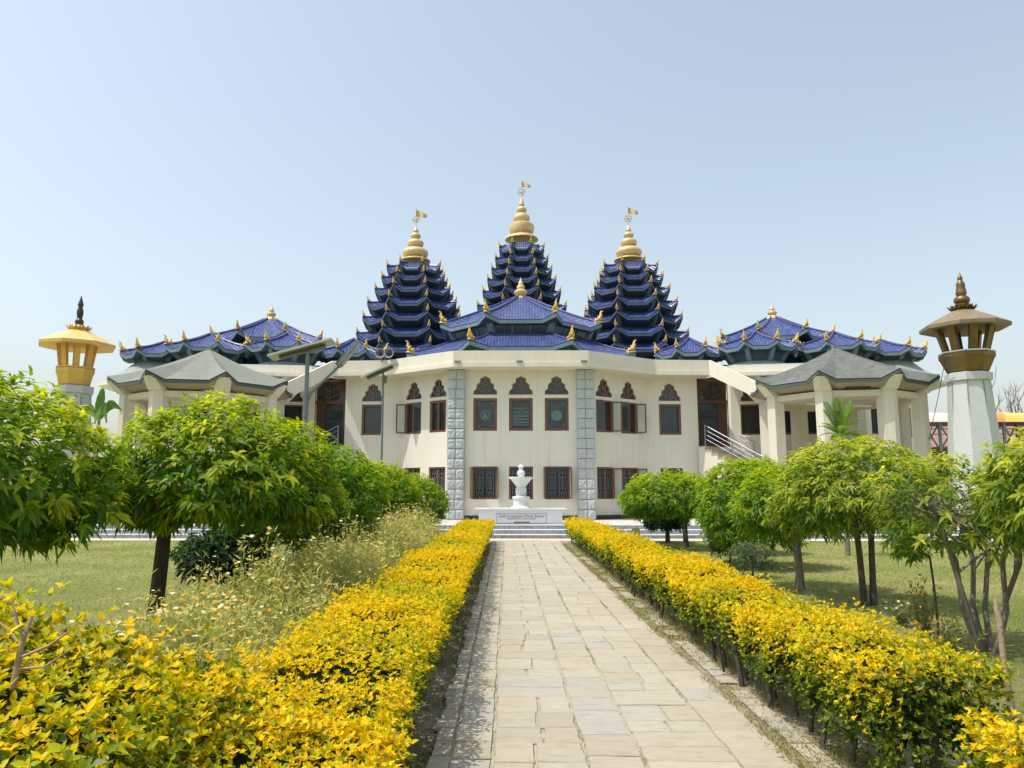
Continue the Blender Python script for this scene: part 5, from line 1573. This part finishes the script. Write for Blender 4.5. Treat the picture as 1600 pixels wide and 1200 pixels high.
# ---- golden hedges
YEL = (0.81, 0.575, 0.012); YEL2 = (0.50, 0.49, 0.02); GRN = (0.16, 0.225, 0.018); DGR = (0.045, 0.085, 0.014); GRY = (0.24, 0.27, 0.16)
def hedge(name, label, cat, x0f, x1f, y0, y1, hf, dens, leafL, zlow=.26, yellow=1.0, gap=0.0, stems=40, loose=.03, group='clipped golden hedges along the path', tilt=0.0, green_end=False):
    t = thing(name, label, cat, ((x0f(y0) + x1f(y0)) / 2, y0, 0), group)
    Ps, As, Ys, Ls, face = [], [], [], [], []
    seg = np.linspace(y0, y1, max(2, int((y1 - y0) / .5) + 1))
    for a, b in zip(seg[:-1], seg[1:]):
        ym = (a + b) / 2
        far = max(1.0, ym / 6.5)
        dn_ = dens / far ** 1.25; ll = leafL * rng.uniform(.9, 1.1) * far ** .45
        x0, x1, h = x0f(ym), x1f(ym), hf(ym)
        areas = [('t', (x1 - x0) * (b - a)), ('l', (h - zlow) * (b - a)), ('r', (h - zlow) * (b - a))]
        if a == seg[0]: areas.append(('n', (h - zlow) * (x1 - x0)))
        if b == seg[-1]: areas.append(('f', (h - zlow) * (x1 - x0)))
        for kf, ar in areas:
            n = max(3, int(ar * dn_ * (1.0 if kf == 't' else .95)))
            u = rng.uniform(0, 1, n); v = rng.uniform(0, 1, n); dep = np.abs(rng.normal(0, .045, n))
            if kf == 't':
                e = np.minimum(u, 1 - u) * (x1 - x0)
                P = np.stack([x0 + u * (x1 - x0), a + v * (b - a), h - dep - .05 * np.clip(1 - e / .1, 0, 1)], 1); nr = np.array([0, 0, 1.0])
            elif kf in 'lr':
                s = -1 if kf == 'l' else 1
                xx = x0 if kf == 'l' else x1
                zz = zlow + (h - zlow) * u ** .8
                tuck = .10 * (1 - (zz - zlow) / (h - zlow))
                P = np.stack([xx - s * (dep + tuck), a + v * (b - a), zz], 1); nr = np.array([s, 0, .35])
            else:
                s = -1 if kf == 'n' else 1
                P = np.stack([x0 + u * (x1 - x0), np.full(n, y0 if kf == 'n' else y1) - s * dep, zlow + (h - zlow) * v ** .85], 1); nr = np.array([0, s, .3])
            bump = .045 * (np.sin(P[:, 1] * 5.3 + x0 * 7) * np.sin(P[:, 0] * 6.1 + 1) + .7 * np.sin(P[:, 1] * 11 + P[:, 2] * 9))
            P = P + nr[None] / np.linalg.norm(nr) * bump[:, None] + rng.normal(0, loose, P.shape)
            P[:, 2] -= tilt * np.clip((P[:, 0] - x0) / (x1 - x0), 0, 1) * np.clip((P[:, 2] - zlow) / (h - zlow), 0, 1)
            keep = P[:, 2] > .05
            P = P[keep]; n = len(P)
            Ps.append(P); As.append(norm(np.tile(nr, (n, 1)) * .8 + np.array([[0, 0, .55]]) + rng.normal(0, .35, (n, 3))))
            Ls.append(np.full(n, ll)); Ys.append(np.clip((P[:, 2] - zlow) / (h - zlow), 0, 1)); face.append(np.full(n, {'t': 0, 'l': 1, 'r': 1, 'n': 2, 'f': 2}[kf]))
    P = np.concatenate(Ps); A = np.concatenate(As); L = np.concatenate(Ls); hz = np.concatenate(Ys); fc = np.concatenate(face)
    def emit(mask, fine, nm):
        p, a, l, h_, f_ = P[mask], A[mask], L[mask], hz[mask], fc[mask]
        k = 6
        PP, AX, NR = whorls(p, a, k, .85, .25)
        c = len(PP)
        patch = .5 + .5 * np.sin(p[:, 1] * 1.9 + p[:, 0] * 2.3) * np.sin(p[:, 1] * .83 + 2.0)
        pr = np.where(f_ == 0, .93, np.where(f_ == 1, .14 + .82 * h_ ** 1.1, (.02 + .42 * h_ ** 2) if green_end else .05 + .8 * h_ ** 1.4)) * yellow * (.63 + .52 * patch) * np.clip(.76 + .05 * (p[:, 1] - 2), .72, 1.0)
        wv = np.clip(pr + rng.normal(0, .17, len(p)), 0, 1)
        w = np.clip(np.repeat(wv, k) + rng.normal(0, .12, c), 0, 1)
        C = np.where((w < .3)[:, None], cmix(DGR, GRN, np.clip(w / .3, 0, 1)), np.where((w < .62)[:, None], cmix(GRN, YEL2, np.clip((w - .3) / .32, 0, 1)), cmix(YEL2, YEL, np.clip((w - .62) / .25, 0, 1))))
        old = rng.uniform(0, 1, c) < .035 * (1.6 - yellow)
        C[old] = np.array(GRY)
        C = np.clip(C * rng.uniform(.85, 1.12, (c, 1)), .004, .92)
        l = np.repeat(l, k) * rng.uniform(.5, 1.4, c)
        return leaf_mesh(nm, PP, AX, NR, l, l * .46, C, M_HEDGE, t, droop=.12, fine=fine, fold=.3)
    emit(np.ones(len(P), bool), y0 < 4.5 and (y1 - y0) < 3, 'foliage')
    # inner mass of old green leaves so that light does not pass straight through
    n = int((y1 - y0) * 260)
    yy = y0 + .1 + rng.uniform(0, 1, n) * (y1 - y0 - .2); u = rng.uniform(.12, .88, n)
    x0a = np.array([x0f(q) for q in yy]); x1a = np.array([x1f(q) for q in yy]); ha = np.array([hf(q) for q in yy])
    Pi = np.stack([x0a + u * (x1a - x0a), yy, zlow + .08 + rng.uniform(0, 1, n) * (ha - tilt * u - zlow - .16)], 1)
    PP, AX, NR = whorls(Pi, norm(rng.normal(0, 1, (n, 3)) + np.array([[0, 0, .4]])), 6, .9, .3)
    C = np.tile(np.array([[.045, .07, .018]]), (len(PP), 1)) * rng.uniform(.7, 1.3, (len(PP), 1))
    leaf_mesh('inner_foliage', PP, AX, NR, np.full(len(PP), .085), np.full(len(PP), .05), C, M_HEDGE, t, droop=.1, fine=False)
    r = random.Random(int(y0 * 10 + 5 * x0f(y0)))
    for i in range(stems):
        f = (i + .5) / stems
        y = y0 + .08 + (y1 - y0 - .16) * f ** 1.5
        side = r.choice((.22, .35, .65, .78))
        x = x0f(y) + (x1f(y) - x0f(y)) * side + r.uniform(-.04, .04)
        mb = MB(); rr = r.uniform(.010, .022)
        top = Vector((x + r.uniform(-.12, .12), y + r.uniform(-.12, .12), hf(y) - .14 - tilt * min(1, side + .1)))
        b0 = Vector((x, y, -.02)); md = b0.lerp(top, .5) + Vector((r.uniform(-.03, .03), r.uniform(-.03, .03), 0))
        mb.tube([b0, md, top], [rr * 1.25, rr, rr * .5], 6)
        e = md + Vector((r.uniform(-.12, .12), r.uniform(-.12, .12), .22)); mb.tube([b0.lerp(md, .6), e], [rr * .7, rr * .3], 5)
        mb.build('stem', M_BARK, t, smooth=60)
    return t
off = lambda y: -0.0165 * (y - 8)
def hwav(h, ph, a=.03): return lambda y: h + a * math.sin(y * 1.3 + ph) * (1 if y < 14 else .6) + .02 * math.sin(y * 3.1 + ph * 2)
hedge('hedge', 'long golden hedge along the left of the path, from the camera end to the steps', 'hedge', lambda y: -1.50 + off(y), lambda y: -.62 + off(y), 3.55, 24.3, hwav(.70, 0.4), 1700, .025, yellow=1.05, stems=60)
hedge('hedge', 'long golden hedge along the right of the path, dark green at its near end', 'hedge', lambda y: 1.66 + off(y), lambda y: 2.38 + off(y), 3.95, 24.3, hwav(.71, 2.0), 1700, .025, yellow=1.05, stems=70, green_end=True, zlow=.21)
hedge('hedge', 'short golden hedge block at the bottom left edge of the path nearest the camera', 'hedge', lambda y: -1.42 + off(y), lambda y: -.57 + off(y), 2.25, 3.28, hwav(.70, 1.1, .015), 2000, .027, yellow=1.05, stems=12)
hedge('hedge', 'short golden hedge block in the bottom right corner nearest the camera', 'hedge', lambda y: 1.78 + off(y), lambda y: 2.7 + off(y), 2.3, 3.42, hwav(.69, .3, .015), 2000, .027, yellow=1.0, stems=12)
hedge('overgrown_hedge', 'taller untrimmed hedge bush with bigger leaves in the bottom left corner', 'hedge', lambda y: -2.9, lambda y: -1.30 + off(y), 2.15, 3.35, lambda y: 1.22 + .04 * math.sin(y * 5), 950, .039, yellow=1.38, stems=14, loose=.06, tilt=.40, group='clipped golden hedges along the path')
# bare cut twigs that stick out of it
r = random.Random(3)
bt = thing('dry_branch', 'bare forked pale branch sticking out of the bottom left hedge', 'branch', (-1.72, 2.62, .7))
mb = MB(); b0 = at(20, 1075, 2.6)
mb.tube([b0, at(33, 1010, 2.6), at(50, 962, 2.62)], [.011, .009, .006], 6)
mb.tube([at(30, 1028, 2.6), at(78, 1008, 2.58), at(110, 985, 2.56)], [.006, .005, .003], 5)
mb.tube([at(27, 1045, 2.6), at(70, 1042, 2.55), at(105, 1018, 2.5)], [.005, .004, .002], 5)
mb.tube([at(36, 1000, 2.6), at(24, 960, 2.58), at(18, 935, 2.6)], [.006, .004, .002], 5)
mb.tube([at(33, 1010, 2.6), at(14, 985, 2.62), at(-6, 968, 2.65)], [.005, .004, .002], 5)
mb.build('branch', M_TWIG, bt, smooth=60)

# ---- wild flowers between the left hedge and the trees
def wildflowers():
    n = 3600
    y = 4.4 + (16.5 - 4.4) * rng.uniform(0, 1, n) ** 1.2
    x0 = np.where(y < 7, -2.95 - .12 * (y - 4.4), -3.15 + .05 * (y - 7)); x1 = -1.62 - .0165 * (y - 8)
    x = x0 + (x1 - x0) * rng.uniform(0, 1, n)
    clump = np.sin(x * 3.1 + y * 1.7) * np.sin(y * 2.3 - x)
    h = (.66 + .045 * np.clip(y - 4, 0, 9) + .16 * clump + rng.normal(0, .07, n)) * np.where(x > x1 - .25, .85, 1.0)
    tall = (rng.uniform(0, 1, n) < .10) & (y > 6)
    h[tall] += .32
    h = h * np.clip(.5 + (x - x0) / .9, .5, 1)
    h = np.clip(h, .2, 1.35)
    lean = rng.normal(0, .09, (n, 2))
    mbv, mbf = [], []
    stemP, stemA, stemN, stemL, stemW, stemC = [], [], [], [], [], []
    # stems as narrow blades, two crossed
    B = np.stack([x, y, np.zeros(n)], 1); T = np.stack([x + lean[:, 0] * h, y + lean[:, 1] * h, h], 1)
    for q in range(2):
        a = norm(T - B); nr = norm(np.stack([np.cos(q * 1.57) * np.ones(n), np.sin(q * 1.57) * np.ones(n), np.zeros(n)], 1))
        stemP.append(B); stemA.append(a); stemN.append(nr); stemL.append(np.linalg.norm(T - B, axis=1)); stemW.append(np.full(n, .010)); stemC.append(np.tile([[.36, .38, .16]], (n, 1)) * rng.uniform(.8, 1.3, (n, 1)))
    # feathery leaflets
    for q in range(26):
        f = rng.uniform(.15, .98, n)
        p = B + (T - B) * f[:, None] + rng.normal(0, .03, (n, 3))
        a = norm(rng.normal(0, 1, (n, 3)) * np.array([[1, 1, .5]]) + np.array([[0, 0, .9]]))
        nr = norm(rng.normal(0, 1, (n, 3)))
        stemP.append(p); stemA.append(a); stemN.append(nr); stemL.append(rng.uniform(.04, .12, n) * (1.25 - .5 * f)); stemW.append(rng.uniform(.008, .018, n))
        stemC.append(cmix((.33, .38, .085), (.64, .57, .19), rng.uniform(0, 1, n)))
    P, A, Nn, L, W, C = (np.concatenate(v) for v in (stemP, stemA, stemN, stemL, stemW, stemC))
    o = leaf_mesh('wildflower_stems', P, A, Nn, L, W, C, M_HERB, None, droop=.02, fine=False, fold=.1)
    tag(o, 'tangle of pale green feathery stems between the left hedge and the trees', 'wildflowers', kind='stuff')
    # heads
    hp = rng.uniform(0, 1, n) < .62
    m = int(hp.sum()); H = T[hp] + np.array([[0, 0, .01]])
    col = np.array([(.80, .58, .16), (.82, .74, .46), (.84, .80, .62), (.80, .40, .03)])[rng.choice(4, m, p=[.47, .28, .13, .12])]
    ax = norm(rng.normal(0, .25, (m, 3)) + np.array([[0, 0, 1.0]]))
    PP, AX, NR = whorls(H, ax, 8, 1.35, .12)
    L2 = np.repeat(rng.uniform(.014, .028, m), 8)
    o = leaf_mesh('wildflower_heads', PP, AX, NR, L2, L2 * .7, np.repeat(col, 8, 0), M_HERB, None, droop=.05, fine=False, fold=.1)
    tag(o, 'small pale yellow, white and orange daisy heads above the feathery stems', 'flowers', kind='stuff')
wildflowers()

# ---- a few single marigold plants on the right lawn
def flower_plant(label, x, y, h, colr, n=26, heads=12):
    t = thing('marigold_plant', label, 'flower plant', (x, y, 0), 'marigold plants at the right lawn edge')
    B = np.tile([[x, y, 0.0]], (n, 1)) + rng.normal(0, .03, (n, 3)) * [[1, 1, 0]]
    T = B + np.stack([rng.normal(0, .13, n), rng.normal(0, .13, n), h * rng.uniform(.6, 1.05, n)], 1)
    Ps, As, Ns, Ls, Ws, Cs = [B], [norm(T - B)], [norm(rng.normal(0, 1, (n, 3)))], [np.linalg.norm(T - B, axis=1)], [np.full(n, .012)], [np.tile([[.2, .2, .08]], (n, 1))]
    for q in range(14):
        f = rng.uniform(.2, .95, n); p = B + (T - B) * f[:, None]
        Ps.append(p); As.append(norm(rng.normal(0, 1, (n, 3)) + [[0, 0, .6]])); Ns.append(norm(rng.normal(0, 1, (n, 3)))); Ls.append(rng.uniform(.04, .09, n)); Ws.append(rng.uniform(.012, .022, n)); Cs.append(cmix((.12, .17, .05), (.26, .25, .10), rng.uniform(0, 1, n)))
    leaf_mesh('stems', *(np.concatenate(v) for v in (Ps, As, Ns, Ls, Ws, Cs)), M_HERB, t, droop=.05, fine=False)
    for hd in T[:heads]:
        PP, AX, NR = whorls(hd[None], norm(rng.normal(0, .3, (1, 3)) + [[0, 0, 1]]), 9, 1.2, .2)
        L2 = np.full(9, .024)
        leaf_mesh('flower_head', PP, AX, NR, L2, L2 * .8, np.tile([colr], (9, 1)) * rng.uniform(.8, 1.1, (9, 1)), M_HERB, t, droop=.05, fine=False)
flower_plant('tall thin marigold plant with faded orange heads left of the bare-stemmed tree', at(1445, 985, 8.3).x, 8.3, .72, (.62, .30, .06))
flower_plant('low marigold plant with orange heads at the foot of the bare-stemmed tree', at(1485, 990, 7.6).x, 7.6, .42, (.66, .25, .05))
flower_plant('low plant with pale cream heads beside the twin-trunked tree', at(1408, 955, 9.4).x, 9.4, .30, (.80, .72, .42))

# ---- grass
def blades(name, label, n, xs, ys, h, col0, col1, reject=None, clump=0.0, w=.006):
    x = rng.uniform(xs[0], xs[1], n); y = ys[0] + (ys[1] - ys[0]) * rng.uniform(0, 1, n) ** 1.6
    if reject is not None:
        k = ~reject(x, y); x, y = x[k], y[k]; n = len(x)
    if clump:
        k = (np.sin(x * 2.9 + y * 1.3) * np.sin(y * 2.1 - x * 1.7) + rng.normal(0, .5, n)) > clump
        x, y = x[k], y[k]; n = len(x)
    P = np.stack([x, y, np.zeros(n)], 1)
    A = norm(rng.normal(0, .45, (n, 3)) * [[1, 1, 0]] + [[0, 0, 1]]); Nn = norm(rng.normal(0, 1, (n, 3)) * [[1, 1, .2]])
    far = np.clip(y / 7, 1, 3)
    L = h * rng.uniform(.5, 1.3, n); W = w * far
    o = leaf_mesh(name, P, A, Nn, L, W, cmix(col0, col1, rng.uniform(0, 1, n)), M_GRASS, None, droop=.25, fine=False, fold=.1)
    return tag(o, label, 'grass', kind='stuff')
onpath = lambda x, y: (x > path_mid(y) - 2.3) & (x < path_mid(y) + 1.95)
blades('lawn_grass', 'short green and straw lawn grass on both sides of the path', 150000, (-14, 14), (4.0, 24.8), .055, (.21, .27, .05), (.46, .43, .19), onpath)
blades('tall_grass', 'longer seeding grass behind the left hedge and around the right trees', 14000, (-9, 7), (4.5, 14), .15, (.22, .27, .07), (.48, .44, .22), onpath, clump=.25)
def verge(name, label, n, o0, o1, ys, h, c0, c1, clump):
    y = ys[0] + (ys[1] - ys[0]) * rng.uniform(0, 1, n) ** 1.7
    x = path_mid(y) + o0 + (o1 - o0) * rng.uniform(0, 1, n)
    k = (np.sin(x * 5 + y * 3.1) * np.sin(y * 1.9 + 1) + rng.normal(0, .45, n)) > clump
    x, y = x[k], y[k]; n = len(x)
    P = np.stack([x, y, np.full(n, .004)], 1)
    A = norm(rng.normal(0, .6, (n, 3)) * [[1, 1, 0]] + [[0, 0, 1]]); Nn = norm(rng.normal(0, 1, (n, 3)) * [[1, 1, .2]])
    L = h * rng.uniform(.4, 1.3, n)
    o = leaf_mesh(name, P, A, Nn, L, np.full(n, .006) * np.clip(y / 6, 1, 3), cmix(c0, c1, rng.uniform(0, 1, n)), M_GRASS, None, droop=.3, fine=False, fold=.1)
    tag(o, label, 'grass', kind='stuff')
verge('verge_grass', 'straw and green grass tufts between the path and the right hedge', 26000, 1.02, 1.62, (3.4, 24), .07, (.17, .21, .05), (.48, .41, .20), -.25)
verge('verge_grass', 'sparse grass tufts in the shade between left hedge and path', 16000, -1.36, -1.0, (3.2, 24), .06, (.10, .15, .04), (.32, .31, .13), -.1)
# tufts in the joints of the path
def joint_tufts():
    xs, ys = [], []
    for off_, n in ((-.703, 700), (-.14, 1000), (.197, 1500), (.745, 1800), (-.955, 900)):
        y = 3.6 + 20 * rng.uniform(0, 1, n) ** 1.6
        k = (np.sin(y * 4.1 + off_ * 9) + np.sin(y * 1.7 + off_ * 3) + rng.normal(0, .6, n)) > .55
        y = y[k]; xs.append(path_mid(y) + off_ + rng.normal(0, .009, len(y))); ys.append(y)
    x = np.concatenate(xs); y = np.concatenate(ys); n = len(x)
    P = np.stack([x, y, np.full(n, .012)], 1)
    A = norm(rng.normal(0, .7, (n, 3)) * [[1, 1, 0]] + [[0, 0, 1]]); Nn = norm(rng.normal(0, 1, (n, 3)))
    o = leaf_mesh('joint_grass', P, A, Nn, rng.uniform(.02, .045, n), np.full(n, .005) * np.clip(y / 6, 1, 3), cmix((.20, .20, .07), (.36, .31, .16), rng.uniform(0, 1, n)), M_GRASS, None, droop=.3, fine=False)
    tag(o, 'tiny dry weeds growing in the joints of the stone path', 'weeds', kind='stuff')
joint_tufts()

# ---- palms, cycads, banana, stake, bare trees
def frond(mb_arrays, base, d, L, rise, droop, leaflet, n, col, wid, vee=.5):
    base = np.array(base); d = np.array(d) / np.linalg.norm(d)
    s = np.array([-d[1], d[0], 0])
    for i in range(n):
        t = .12 + .88 * i / (n - 1)
        p = base + d * L * t + np.array([0, 0, rise * L * t - droop * L * t * t])
        tan = d * 1.0 + np.array([0, 0, rise - 2 * droop * t]); tan = tan / np.linalg.norm(tan)
        for e in (-1, 1):
            a = tan * .75 + s * e * .8 + np.array([0, 0, vee * .4])
            l_ = leaflet * (math.sin(math.pi * min(.97, .12 + .82 * t)) ** .6)
            mb_arrays.append((p, a / np.linalg.norm(a), np.cross(a, s * e) * e + np.array([0, 0, .4]), l_, wid, col * random.uniform(.8, 1.2)))
def fronds_obj(name, arr, t, droop):
    P, A, Nn, L, W, C = (np.array([a[i] for a in arr]) for i in range(6))
    return leaf_mesh(name, P, norm(A), norm(Nn), L, W, C, M_LEAF, t, droop=droop, fine=False, fold=.2)
def palm():
    Yp = 19.5; c = at(1314, 690, Yp)
    t = thing('areca_palm', 'young palm with arching bright green fronds before the right porch', 'palm', (c.x, Yp, 0))
    mb = MB(); zt = zat(682, Yp)
    mb.tube([(c.x, Yp, -.05), (c.x + .02, Yp, 1.2), (c.x, Yp, zt - .25), (c.x, Yp, zt + .1)], [.07, .055, .06, .035], 10); mb.build('trunk', M_BARKGREY, t, smooth=50)
    r = random.Random(9)
    for q in range(17):
        a = 2 * math.pi * q / 17 + r.uniform(-.2, .2); arr = []
        up_ = (.5, 1.2, 2.4, 4.0)[q % 4] * r.uniform(.8, 1.2)
        frond(arr, (c.x, Yp, zt), (math.cos(a), math.sin(a), 0), r.uniform(.8, 1.05) / (1 + .62 * up_), up_ * 1.1, r.uniform(.5, .8), .27, 22, np.array([.14, .24, .035]), .02)
        fronds_obj('frond', arr, t, .25)
palm()
def cycad(label, px, py, Yc, n=20, L=.62):
    c = at(px, py, Yc)
    t = thing('cycad', label, 'cycad', (c.x, Yc, 0), 'cycads before the steps')
    mb = MB(); mb.tube([(c.x, Yc, 0), (c.x, Yc, .12)], [.09, .07], 8); mb.build('trunk', M_BARK, t)
    r = random.Random(int(px))
    for q in range(n):
        a = 2 * math.pi * q / n + r.uniform(-.15, .15); arr = []
        frond(arr, (c.x, Yc, .1), (math.cos(a), math.sin(a), 0), L * r.uniform(.8, 1.1), r.uniform(.5, 1.1), r.uniform(.4, .6), .11, 18, np.array([.05, .085, .035]), .012)
        fronds_obj('frond', arr, t, .1)
cycad('dark spiky cycad beside the left hedge before the steps', 683, 842, 24.4)
cycad('dark spiky cycad behind the right hedge before the steps', 962, 842, 24.6)
def banana():
    Yb = 27.5; c = at(156, 640, Yb)
    t = thing('banana_plant', 'banana plant with one upright broad leaf right of the left lantern tower', 'banana plant', (c.x, Yb, 0))
    mb = MB(); zt = zat(655, Yb)
    mb.tube([(c.x - .1, Yb, 0), (c.x - .05, Yb, zt * .6), (c.x, Yb, zt)], [.14, .11, .05], 10); mb.build('trunk', M_STAKE, t, smooth=50)
    def leaf(p, tip, w, curve):
        mb = MB(); p, tip = Vector(p), Vector(tip); n = 14
        side = (tip - p).cross(Vector((0, 1, 0))).normalized()
        for i in range(n + 1):
            f = i / n; q = p.lerp(tip, f) + Vector((0, 0, curve * math.sin(f * math.pi)))
            ww = w * (math.sin(math.pi * (f * .93 + .04)) ** .55) * (1 + .06 * math.sin(i * 2.1))
            mb.v += [tuple(q - side * ww + Vector((0, -.06, 0))), tuple(q), tuple(q + side * ww + Vector((0, -.06, 0)))]
        for i in range(n):
            for k in range(2): a = i * 3 + k; mb.f.append((a, a + 1, a + 4, a + 3))
        mb.cols = [(.10, .20, .045, 1)] * len(mb.v)
        mb.build('leaf', M_LEAF, t)
    leaf(at(153, 655, Yb), at(162, 607, Yb), .17, 0)
    leaf(at(157, 655, Yb + .1), at(190, 640, Yb), .18, .35)
    leaf(at(153, 655, Yb + .1), at(128, 648, Yb + .6), .18, .3)
    leaf(at(156, 655, Yb), at(168, 660, Yb - .8), .18, .5)
    leaf(at(156, 655, Yb), at(150, 662, Yb - .9), .16, .4)
banana()
st_ = thing('wooden_stake', 'leaning peeled wooden stake behind the right hedge', 'stake', (at(1576, 1085, 5.6).x, 5.6, 0))
mb = MB(); a, c = at(1577, 1090, 5.6), at(1556, 936, 5.75); pts = [Vector((a.x + .02, 5.6, -.02))] + [a.lerp(c, f) + Vector((random.uniform(-.006, .006), 0, 0)) for f in (0, .25, .5, .75, .93, 1)]
mb.tube(pts, [.026, .023, .026, .021, .024, .018, .006], 8); mb.build('pole', M_STAKE, st_, smooth=60)

def bare_tree(label, px, Yb, ztop, seed):
    c = at(px, 640, Yb); r = random.Random(seed)
    t = thing('bare_tree', label, 'tree', (c.x, Yb, 0), 'leafless trees behind the awning')
    mb = MB()
    def grow(p, d, l, rr, dep):
        q = p + d * l; mid = (p + q) / 2 + Vector((r.uniform(-.06, .06), r.uniform(-.06, .06), 0)) * l
        mb.tube([p, mid, q], [rr, rr * .85, rr * .65], 6)
        if dep == 0: return
        for k in range(2 if dep < 4 else 3):
            nd = (d + Vector((r.uniform(-.55, .55), r.uniform(-.5, .5), r.uniform(.05, .35)))).normalized()
            grow(q, nd, l * r.uniform(.62, .85), rr * .62, dep - 1)
    grow(Vector((c.x, Yb, 0)), Vector((0, 0, 1)), ztop * .36, .16, 5)
    mb.build('trunk', M_BARKGREY, t, smooth=60)
bare_tree('leafless tree behind the awning just right of the lantern tower', 1565, 62, 9.2, 4)
bare_tree('leafless tree behind the awning at the right photo edge', 1598, 64, 9.6, 12)

# ---- fallen leaves along the verges and on the path edges
def litter():
    n = 1500
    y = 3.2 + 20 * rng.uniform(0, 1, n) ** 1.7
    side = rng.uniform(0, 1, n) < .62
    o = np.where(side, -1.25 + rng.normal(0, .13, n), 1.35 + rng.normal(0, .15, n))
    x = path_mid(y) + o
    P = np.stack([x, y, np.where(np.abs(o - 0.0) < 1.09, .05, .014) + rng.uniform(0, .008, n)], 1)
    a = rng.uniform(0, 2 * np.pi, n)
    A = norm(np.stack([np.cos(a), np.sin(a), rng.normal(.08, .12, n)], 1))
    Nn = norm(np.stack([rng.normal(0, .25, n), rng.normal(0, .25, n), np.ones(n)], 1))
    L = rng.uniform(.025, .055, n)
    C = cmix((.20, .11, .045), (.42, .30, .10), rng.uniform(0, 1, n))
    o_ = leaf_mesh('fallen_leaves', P, A, Nn, L, L * .45, C, M_GRASS, None, droop=.0, fine=False, fold=.3)
    tag(o_, 'small dry brown leaves lying along both edges of the stone path', 'leaf litter', kind='stuff')
litter()
